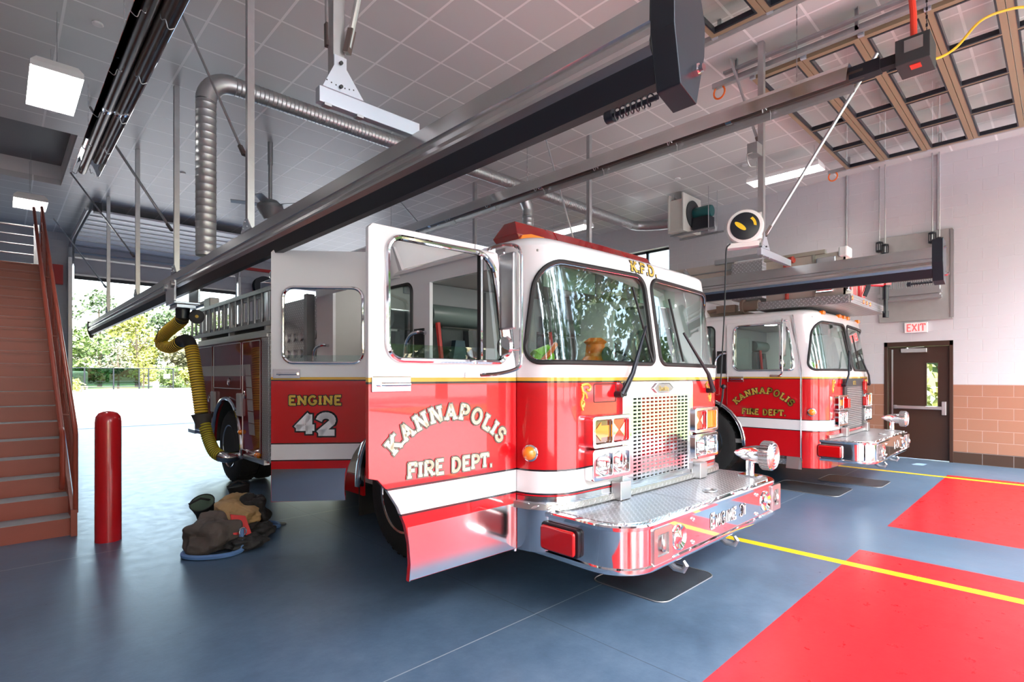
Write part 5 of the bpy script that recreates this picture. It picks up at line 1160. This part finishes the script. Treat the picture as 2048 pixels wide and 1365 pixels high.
def cdoor(y0_, y1_, z0_, z1_):
    m = MB(); m.prism(rrect(y0_, z0_, y1_, z1_, .02), lambda u, v, d: (-1.25-d, u, v), .0, .014); d = put(m, 'compartment_door', M['bodyshaded'], R1, R1, bevel=.004)
    m = MB(); m.tube([(-1.265, u, v) for u, v in rrect(y0_, z0_, y1_, z1_, .02, 3)], .006, 6, closed=True); put(m, 'door_edge', M['satin'], d); return d
D1 = cdoor(7.25, 7.94, .56, 2.05)
m = MB(); m.tube([(-1.27, 7.86+.035*math.cos(a), 1.32+.05*math.sin(a)) for a in [2*PI*k/20 for k in range(20)]], .009, 6, closed=True); put(m, 'ring_handle', M['chrome'], D1)
D2 = cdoor(8.02, 9.32, 1.40, 2.05)
m = MB(); m.tube([(-1.27, 8.55+.035*math.cos(a), 1.50+.05*math.sin(a)) for a in [2*PI*k/20 for k in range(20)]], .009, 6, closed=True); put(m, 'ring_handle', M['chrome'], D2)
D3 = cdoor(9.42, 10.42, .66, 2.05)
m = MB(); m.tube([(-1.27, 9.55+.035*math.cos(a), 1.22+.05*math.sin(a)) for a in [2*PI*k/20 for k in range(20)]], .009, 6, closed=True); put(m, 'ring_handle', M['chrome'], D3)
m = MB(); st = M['lwhite']; X_ = -1.2665
m.face([(X_, 10.4, 1.58), (X_, 7.85, 1.58), (X_, 7.85, 1.74), (X_, 10.4, 1.74)])
for k in range(6):
    y_a, z_a = 7.72-.030*k*1.0, 1.74-.16*k; m.face([(X_, y_a+.10, z_a-.15), (X_, y_a-.13, z_a-.15), (X_, y_a-.10, z_a), (X_, y_a+.13, z_a)])
put(m, 'body_stripe', mat('reflective stripe', (.42, .40, .42), .35), D1, smooth=False, fix=False)
m = MB(); m.tube([(-1.27, a_, b_) for a_, b_ in arB], .028, 8); put(m, 'fender_trim', M['stainless'], bd)
m = MB(); m.loft([[(x_, 8.67+.70*math.cos(math.radians(q)), .55+.70*math.sin(math.radians(q))) for q in range(184, -5, -8)] for x_ in (-1.21, -.6)], closed=False); put(m, 'wheel_well', M['dark'], bd, fix=False)
for y0_, y1_ in ((7.93, 8.12), (9.22, 9.38)):
    m = MB(); m.bx(-1.30, -1.251, y0_, y1_, 1.02, 1.34); put(m, 'fender_case', mat('pale case', (.52, .52, .54), .5), bd, smooth=False, bevel=.015)
m = MB(); m.bx(-1.25, 1.25, 10.5, 10.95, .58, .64); put(m, 'rear_step', M['treadxy'], bd, smooth=False); m = MB(); m.bx(-1.27, -1.20, 7.1, 7.9, .44, .50); put(m, 'step_rail', M['satin'], bd, smooth=False)
for y_ in (7.25, 7.32, 7.97):
    m = MB(); m.sph((-1.285, y_, .55 if y_ < 7.5 else .80), .035, 10); put(m, 'amber_marker', M['amber'], bd)
for s in (-1, 1):
    wheel(R1, s*1.08, 8.67, s)
    m = MB(); m.lathe([(.30, -.13), (.48, -.13), (.528, -.07), (.528, .07), (.48, .13), (.3, .13)], (s*.78, 8.67, .535), (s, 0, 0), 40); put(m, 'inner_tyre', M['tyre'], R1, R1)
m = MB(); m.bx(-.9, .9, 8.60, 8.74, .47, .61); m.cyl((-1.0, 7.55, .60), (-1.235, 7.55, .60), .06, n=16); put(m, 'axle', M['black'], R1, R1)
m = MB(); m.bx(-1.15, 1.15, 7.06, 10.3, 2.13, 2.30); put(m, 'hose_bed', M['dark'], R1, R1, smooth=False)
m = MB(); m.bx(-1.22, -1.16, 7.0, 10.4, 2.14, 2.18)
for y_ in (7.2, 8.7, 10.2): m.bx(-1.22, -1.14, y_-.03, y_+.03, 2.18, 2.70)
m.bx(-1.15, -1.11, 6.95, 10.6, 2.68, 2.76); put(m, 'ladder_rack', M['satin'], R1, R1, smooth=False)
# ladders on the rack (they lift off)
for i, (x_, zlo, zhi, y0_, y1_, lab) in enumerate(((2.50, 2.26, 2.70, 6.90, 10.95, 'outer aluminium ladder on edge along the nearer engine rack'), (2.56, 2.32, 2.66, 7.05, 10.6, 'inner aluminium ladder nested behind the outer one on the engine rack'))):
    t = thing('ladder', (x_, (y0_+y1_)/2, zlo), lab, 'ladder', 'ladders on the engine rack')
    for z_ in (zlo, zhi): m = MB(); m.bx(x_-.016, x_+.016, y0_, y1_, z_-.03, z_+.03); m.build('ladder_beam', M['galvd'], t, smooth=False, bevel=.004)
    n = 15 if i == 0 else 17
    for k in range(n): y_ = y0_+.15+(y1_-y0_-.3)*k/(n-1); m = MB(); m.cyl((x_, y_, zlo+.03), (x_, y_, zhi-.03), .017, n=10); m.build('rung', M['galvd'], t)
t = thing('deck_gun', (2.75, 10.6, 2.76), 'grey water cannon resting over the engine ladder rack', 'water cannon')
m = MB(); m.tube([(2.62, 11.2, 2.86), (2.66, 10.9, 2.88), (2.72, 10.5, 2.90)], [.05, .045, .06], 12); m.sph((2.62, 11.25, 2.86), .065); m.build('barrel', M['galvd'], t)
m = MB(); m.box((2.72, 10.45, 2.86), (.16, .35, .18)); m.bx(2.66, 2.80, 10.3, 10.9, 2.765, 2.80); m.build('mount', M['galvd'], t, smooth=False, bevel=.02)
t = thing('hose_swivel', (2.68, 7.6, 2.765), 'chrome hose fitting and red reel over the engine ladder rack', 'hose fitting')
m = MB(); m.box((2.74, 7.55, 2.83), (.2, .5, .12)); m.lathe([(.06, -.1), (.07, 0), (.06, .1), (0, .1)], (2.72, 7.35, 2.93), (1, .3, 0), 16); m.build('fitting_body', M['chrome'], t, bevel=.01)
m = MB(); m.box((2.85, 7.45, 3.02), (.14, .22, .28)); m.build('red_frame', M['steelred'], t, smooth=False, bevel=.01)

# ---------------------------------------------------------------- ladder truck (behind)
E2 = truck(9.35, .03, 'red and white ladder truck parked beside the block wall', False)
R2 = E2
m = MB(); m.bx(-1.24, 1.24, 5.75, 12.0, .6, 2.2); put(m, 'body', M['red'], R2, R2, smooth=False)
for s in (-1, 1): wheel(R2, s*1.08, 9.2, s)
m = MB(); m.bx(-1.24, -1.0, 2.62, 3.28, .32, .40); m.bx(-1.16, -1.02, 2.56, 3.3, .40, .70); put(m, 'cab_step', M['treadyz'], R2, R2, smooth=False)
m = MB(); m.loft([[(-1.30, 2.55, .28), (-1.30, 2.72, .28), (-1.26, 2.72, .44), (-1.26, 2.55, .44)], [(-1.18, 2.55, .26), (-1.18, 2.72, .26), (-1.18, 2.72, .44), (-1.18, 2.55, .44)]], True, True); put(m, 'step_bracket', M['satin'], R2, R2, smooth=False)
# bucket platform over the cab
y0_ = 1.99
m = MB(); m.bx(-1.06, .92, y0_, 3.22, 2.575, 2.70); pf = put(m, 'platform_deck', M['treadyz'], R2, R2, smooth=False, bevel=.01)
m = MB(); m.loft([[(-1.06, y0_-.012, z), (.92, y0_-.012, z), (.92, y0_, z), (-1.06, y0_, z)] for z in (2.58, 2.60, 2.62, 2.64, 2.66, 2.70)], True, True)
for z in (2.60, 2.63, 2.66): m.bx(-1.06, .92, y0_-.02, y0_-.012, z, z+.012)
put(m, 'platform_nose', M['satin'], pf, smooth=False)
for x in (-1.0, -.42, -.24, -.05, .86): m = MB(); m.sph((x, y0_-.018, 2.645), .032, 12, (1, .4, 1)); put(m, 'amber_marker', M['amber'], pf)
bskt = mat('basket panel', (.56, .52, .45), .45, .3)
m = MB(); m.bx(-1.0, -.97, 2.45, 3.10, 2.70, 3.30); m.bx(-1.0, -.97, 2.06, 2.43, 2.70, 3.30); m.prism([(-1.0, 2.70), (-.2, 2.70), (-.2, 2.95), (-.75, 3.25), (-1.0, 3.30)], lambda u, v, d: (u, 2.06+d, v), 0, .02); put(m, 'basket_panel', bskt, pf, smooth=False)
m = MB(); m.bx(-1.03, -.95, 2.30, 3.12, 3.30, 3.355); m.bx(-1.02, -.96, 2.43, 2.46, 2.70, 3.33); m.bx(.84, .9, 2.1, 3.1, 3.2, 3.25); put(m, 'basket_rail', mat('grey brown rail', (.34, .32, .27), .5), pf, smooth=False)
m = MB(); m.bx(-1.05, -.80, 2.02, 2.13, 3.22, 3.36); put(m, 'corner_cap', M['whitebox'], pf, smooth=False, bevel=.02)
m = MB(); m.bx(-1.045, -1.0, 2.20, 2.34, 2.76, 3.25) if False else m.bx(-1.04, -1.001, 2.19, 2.42, 2.75, 2.93); wl_ = put(m, 'lamp_base', M['chrome'], pf, smooth=False, bevel=.012)
m = MB(); m.bx(-1.05, -1.04, 2.215, 2.395, 2.775, 2.905); put(m, 'red_lamp', M['redlens'], wl_, smooth=False, bevel=.006)
m = MB(); m.bx(-.97, -.84, 2.02, 2.059, 2.75, 2.93); wl_ = put(m, 'lamp_base', M['chrome'], pf, smooth=False, bevel=.012)
m = MB(); m.bx(-.93, -.86, 2.008, 2.0199, 2.775, 2.905); put(m, 'red_lamp', M['redlens'], wl_, smooth=False, bevel=.006)
m = MB(); m.bx(-1.06, -1.001, 2.16, 2.40, 3.12, 3.24); put(m, 'flood_lamp', M['clear'], pf, smooth=False, bevel=.01)
m = MB(); m.cyl((-1.02, 2.80, 2.70), (-1.02, 2.80, 3.12), .028); m.tube(bez([(-1.02, 2.80, 3.1), (-1.02, 2.80, 3.2), (-1.03, 2.78, 3.26), (-1.05, 2.70, 3.27)], 5), .05, 10); put(m, 'pipe_elbow', mat('faded red', (.45, .06, .04), .5), pf)
m = MB()
for a_, b_, r_ in (((-.55, 2.16, 2.70), (-.55, 2.16, 2.95), .13), ((-.45, 2.2, 2.80), (-.1, 2.1, 2.85), .10), ((-.6, 2.1, 2.95), (-.2, 2.12, 2.97), .09), ((-.3, 2.05, 2.70), (-.3, 2.05, 3.1), .07)): m.cyl(a_, b_, r_)
mo = put(m, 'water_monitor', M['red'], pf, bevel=.02)
m = MB()
for k in range(4): m.tube(bez([(-.5+.08*k, 2.0, 2.98), (-.42+.1*k, 1.96, 3.06), (-.3+.06*k, 1.96, 2.9), (-.4+.05*k, 1.98, 2.74)], 6), .009, 6)
put(m, 'hydraulic_line', M['blacksteel'], mo)
m = MB(); m.cyl((.66, 1.92, 2.98), (.66, 1.92, 2.78), .042); m.cyl((.66, 1.92, 2.78), (.66, 1.92, 2.60), .03); m.cyl((.66, 1.92, 2.60), (.66, 1.92, 2.50), .042); m.cyl((.66, 1.92, 2.98), (.66, 1.92, 3.0), .06); nz_ = put(m, 'nozzle', M['blacksteel'], pf)
m = MB(); m.cyl((.66, 1.92, 3.0), (.66, 1.92, 3.05), .075); m.cyl((.66, 1.92, 3.02), (.3, 2.2, 3.02), .04); put(m, 'nozzle_collar', M['red'], nz_)
# boom behind
m = MB(); m.bx(-.95, .95, 3.18, 3.65, 2.78, 3.36); put(m, 'turret_box', M['treadyz'], R2, R2, smooth=False)
m = MB(); m.bx(-.90, -.84, 3.2, 3.95, 3.40, 3.48); put(m, 'box_lid', M['satin'], R2, R2, smooth=False)
m = MB(); m.bx(-.85, -.72, 3.65, 12.0, 3.05, 3.42); m.bx(.72, .85, 3.65, 12.0, 3.05, 3.42); bo = put(m, 'boom_beam', mat('beige boom paint', (.50, .46, .42), .5), R2, R2, smooth=False)
m = MB(); m.bx(-.86, -.851, 3.65, 12.0, 3.16, 3.18); m.bx(-.86, -.851, 3.65, 12.0, 3.28, 3.30); put(m, 'beam_seam', M['galvd'], bo, smooth=False)
m = MB()
for k in range(8): m.cyl((-.72, 4.0+k*.6, 3.2), (.72, 4.0+k*.6, 3.2), .03); m.bar((-.87, 4.3+k*.6, 3.1), (-.87, 4.5+k*.6, 3.4), .03, .05)
put(m, 'boom_brace', M['satin'], bo)
m = MB(); m.cyl((-1.0, 3.20, 2.66), (-1.0, 3.42, 2.66), .085, n=20); m.cyl((-1.0, 3.42, 2.66), (-1.0, 3.46, 2.66), .11, n=20); m.bx(-1.06, -.92, 3.55, 3.85, 2.58, 2.70); m.cyl((-1.0, 3.8, 2.64), (-1.0, 4.4, 2.60), .03); m.bx(-1.0, .9, 3.46, 5.2, 2.54, 2.60); put(m, 'boom_knuckle', mat('worn brown steel', (.28, .22, .17), .5, .5), R2, R2)
# cab-interior things
for (x, y, lab, a) in ((2.82, 2.62, 'green and orange safety vest behind the engine windshield', 0), (8.72, 2.62, 'bright green vest behind the ladder truck windshield', 1)):
    t = thing('safety_vest', (x, y, 1.6), lab, 'vest')
    m = MB(); m.sph((x, y, 1.68), .11, 20, (1.0, .6, 1.05)); 
    for v in m.bm.verts: v.co += Vector((.02*math.sin(v.co.z*60), .03*math.sin(v.co.x*50), .02*math.sin(v.co.x*40)))
    m.build('vest_cloth', M['hivis'], t)
    m = MB()
    for k in (-.06, .06): m.tube([(x-.10+.03*q, y-.066-.015*math.sin(q*.5), 1.60+.025*q+k) for q in range(7)], .018, 6)
    m.build('vest_band', M['orange'], t)
t = thing('safety_lantern', (3.30, 2.52, 1.6), 'orange hand lamp behind the engine windshield', 'lantern')
m = MB(); m.lathe([(.06, 0), (.105, .02), (.11, .10), (.08, .13), (.07, .22), (.09, .24), (.05, .27)], (3.30, 2.50, 1.60)); m.build('lamp_body', M['orange'], t)
m = MB(); m.lathe([(.05, 0), (.06, .01), (0, .012)], (3.28, 2.39, 1.74), (0, -1, 0)); m.build('lamp_face', M['blacksteel'], t)
# ================================================================ hose and turnout gear
def corrug(pts, r, pitch, yl):
    P = bez(pts, 24); L = [0]
    for a, b in zip(P, P[1:]): L.append(L[-1]+(b-a).length)
    tot = L[-1]; N = int(tot/pitch); Q = []; R = []; j = 0
    for k in range(N):
        for f_, g in ((0, .95), (yl*.5, 1.03), (yl, .95), ((1+yl)/2, .92)):
            s = tot*(k+f_)/N
            while j < len(L)-2 and L[j+1] < s: j += 1
            t_ = (s-L[j])/max(1e-6, L[j+1]-L[j]); Q.append(P[j].lerp(P[j+1], min(1, t_))); R.append(r*g)
    Q.append(P[-1]); R.append(r); return Q, R
t = thing('exhaust_hose', (2.0, 8.3, .45), 'yellow and black exhaust hose hanging from the nearer rail to the tailpipe', 'exhaust hose')
TY = 8.42
m = MB(); m.bx(1.68, 1.71, TY-.24, TY+.24, 2.58, 2.86); m.bx(1.96, 1.99, TY-.24, TY+.24, 2.58, 2.86); m.bx(1.68, 1.99, TY-.24, TY+.24, 2.55, 2.58); m.bx(1.72, 1.95, TY-.2, TY+.2, 2.50, 2.55); tr = m.build('trolley', M['zinc'], t, smooth=False, bevel=.006)
m = MB()
for y_ in (TY-.2, TY+.2): m.cyl((1.65, y_, 2.80), (1.69, y_, 2.80), .05, n=16); m.cyl((1.98, y_, 2.80), (2.02, y_, 2.80), .05, n=16)
m.build('trolley_wheel', M['galv'], tr)
m = MB(); m.cyl((1.835, TY, 2.53), (1.835, TY, 2.37), .088, n=24); m.build('hose_neck', M['blacksteel'], t)
m = MB(); m.lathe([(.08, -.05), (.095, -.04), (.095, .04), (.08, .05), (0, .05)], (1.98, TY-.10, 2.40), (-.2, -1, 0), 28, ); bl = m.build('balancer', M['dark'], t)
m = MB(); m.lathe([(.022, .052), (0, .054)], (1.98, TY-.10, 2.40), (-.2, -1, 0), 16); m.build('balancer_badge', M['yellow'], bl)
def seg(name, pts, r, pitch, yl, c1, c2):
    Q, R = corrug(pts, r, pitch, yl); m = MB(); m.tube(Q, R, 20); o = m.build(name, [c1, c2], t)
    for i, p in enumerate(o.data.polygons): p.material_index = 1 if (i//20) % 4 in (0, 1) and i//20 < len(Q)-1 else 0
    return o
hb = mat('dark hose fabric', (.045, .036, .024), .6); hy_ = mat('yellow hose spiral', (.85, .60, .05), .45); hd = mat('dull hose groove', (.16, .11, .02), .6)
seg('flexible_hose', [(1.835, TY, 2.40), (1.836, TY+.05, 2.37), (1.84, 8.74, 2.324), (1.845, 9.25, 2.27), (1.85, 9.70, 2.20), (1.86, 9.93, 2.125), (1.875, 9.80, 2.055), (1.90, 9.46, 2.02), (1.93, 9.14, 2.06), (1.95, 8.98, 2.095)], .088, .062, .16, hb, hy_)
m = MB(); m.tube(bez([(1.945, 9.0, 2.09), (1.97, 8.86, 2.105), (1.99, 8.76, 2.07), (2.005, 8.71, 1.99)], 6), .085, 18); m.build('hose_elbow', M['dark'], t)
seg('lower_hose', [(2.005, 8.71, 2.0), (2.02, 8.63, 1.78), (2.05, 8.545, 1.42), (2.08, 8.485, 1.05)], .089, .036, .62, hd, hy_)
m = MB(); m.lathe([(.09, -.13), (.10, -.05), (.135, .05), (.14, .06), (.09, .0)], (2.085, 8.46, .98), (-.02, .12, 1), 28); m.build('hose_collar', mat('grey brown rubber', (.10, .09, .085), .5), t)
seg('nozzle_hose', [(2.10, 8.42, .90), (2.13, 8.33, .70), (2.16, 8.16, .535), (2.21, 8.03, .48)], .080, .036, .55, hd, mat('lime hose spiral', (.55, .50, .03), .5))
m = MB(); m.tube(bez([(2.20, 8.05, .485), (2.26, 8.0, .465), (2.35, 8.02, .465), (2.46, 8.08, .475)], 5), .076, 18); m.build('tail_coupling', M['stainless'], t)
m = MB(); m.tube([(1.90, TY-.1, 2.45), (1.80, TY+.5, 2.38), (1.74, TY+1.0, 2.30), (1.76, TY+1.3, 2.15)], .006, 6); m.build('tether', M['blacksteel'], t)
# turnout gear on the floor
def lump(c, s, seed, amp=.25, fr=3.0, n=48):
    from mathutils import noise
    m = MB(); m.sph((0, 0, 0), 1, n)
    for v in m.bm.verts:
        q = v.co; k = 1+amp*noise.noise(Vector((q.x*fr*.5+seed, q.y*fr*.5, q.z*fr*.6)))
        fold = 1-abs(noise.noise(Vector((q.x*fr*1.1+seed*2, q.y*fr*.9+q.x*fr*.7, q.z*fr*.5))))*2.2
        k += amp*.42*max(-.3, fold)*.6+amp*.22*noise.noise(q*fr*3+Vector((seed, 0, 0)))
        p = q*k; v.co = Vector((c[0]+p.x*s[0], c[1]+p.y*s[1], max(.004, c[2]+p.z*s[2])))
    return m
cl = mat('black fire cloth', (.016, .015, .017), .7, noise=.2, bump=1.0, bscale=14); bk = mat('grey brown cloth', (.085, .068, .062), .85, noise=.25, bump=1.0, bscale=14); tn = mat('tan fire cloth', (.42, .27, .12), .85, noise=.15, bump=1.0, bscale=14); bl_ = mat('blue webbing', (.09, .19, .42), .6)
t = thing('turnout_trousers', (1.45, 5.42, 0), 'grey brown turnout trousers heaped on the floor with a red patch and blue braces', 'trousers')
lump((1.42, 5.40, .13), (.24, .24, .17), 1.3, .4, 3.4).build('trouser_cloth', bk, t, sub=1)
m = MB(); m.prism([(1.53, .15), (1.68, .12), (1.67, .27), (1.55, .30)], lambda u, v, d: (u, 5.19+(v-.13)*1.0+d, v), -.012, .012); m.build('red_patch', mat('red reflective patch', (.55, .03, .03), .5), t, smooth=False)
m = MB(); m.tube(bez([(1.60, 5.20, .19), (1.58, 5.14, .08), (1.56, 5.10, .025), (1.42, 5.06, .022), (1.25, 5.14, .022), (1.16, 5.28, .022), (1.20, 5.42, .022), (1.30, 5.46, .04)], 6), [.022]*43, 6); m.build('blue_brace', bl_, t)
m = MB(); m.tube([(1.60+.03*math.cos(a), 5.17, .17+.035*math.sin(a)) for a in [2*PI*k/18 for k in range(18)]], .006, 6, closed=True); m.build('buckle_ring', M['chrome'], t)
t = thing('turnout_coat', (1.74, 5.85, 0), 'tan turnout coat flopped over the boots on the floor', 'coat')
lump((1.70, 5.74, .20), (.19, .32, .11), 4.1, .4, 3.0).build('coat_cloth', tn, t, sub=1)
lump((1.84, 6.14, .23), (.16, .16, .09), 6.2, .35, 3.0).build('coat_sleeve', tn, t, sub=1)
for i, (x, y, ax, lab) in enumerate(((1.60, 6.28, (-.35, -.45, .8), 'black fire boot with open green lined top, left of the coat'), (2.02, 6.58, (-.1, .1, 1), 'black fire boot standing behind the tan coat'))):
    t = thing('fire_boot', (x, y, 0), lab, 'boot', 'fire boots in the turnout gear heap'); a = Vector(ax).normalized(); o_ = Vector((x, y, .09))
    m = MB(); m.lathe([(.0, -.06), (.08, -.06), (.10, .0), (.095, .10), (.11, .20), (.12, .23), (.11, .23), (.09, .16), (.0, .15)], o_, a, 24); m.build('boot_shaft', cl, t)
    m = MB(); m.lathe([(.108, .226), (.0, .17)], o_, a, 24); m.build('boot_lining', mat('green lining', (.05, .09, .06), .7) if i == 0 else cl, t)
    m = MB(); m.sph((x+a.x*-.1+.03, y-.10, .055), .10, 14, (.9, 1.5, .55)); m.build('boot_toe', cl, t)
    m = MB(); m.tube([o_+a*.23+Vector((.11, 0, .0)), o_+a*.29, o_+a*.23-Vector((.12, 0, .0))], .012, 6); m.build('pull_loop', cl, t)
for i, (c, s, sd, lab) in enumerate((((1.90, 5.82, .17), (.13, .20, .17), 2.2, 'black hood and gloves bundle right of the tan coat'), ((1.64, 5.18, .06), (.15, .10, .07), 7.7, 'black glove lying in front of the heap'), ((1.84, 5.47, .07), (.15, .12, .08), 9.3, 'black knee pad right of the trousers, below the hood'))):
    m = lump(c, s, sd, .45, 3.6); o = m.build(('hood_bundle', 'work_glove', 'knee_pad')[i], cl, sub=1); tag(o, lab, ('hood', 'glove', 'knee pad')[i], 'black pieces in the turnout gear heap')
m = MB(); m.tube(bez([(1.98, 5.66, .05), (2.10, 5.66, .024), (2.12, 5.80, .024), (2.04, 5.92, .03)], 6), .022, 6); tag(m.build('blue_strap', bl_), 'loose blue strap at the right end of the gear heap', 'strap')
m = MB(); m.tube([(1.78, 5.58, .20), (1.80, 5.53, .16), (1.83, 5.50, .15)], .014, 6); tag(m.build('lime_tag', M['hivis']), 'small lime green tag on the black gloves', 'tag')
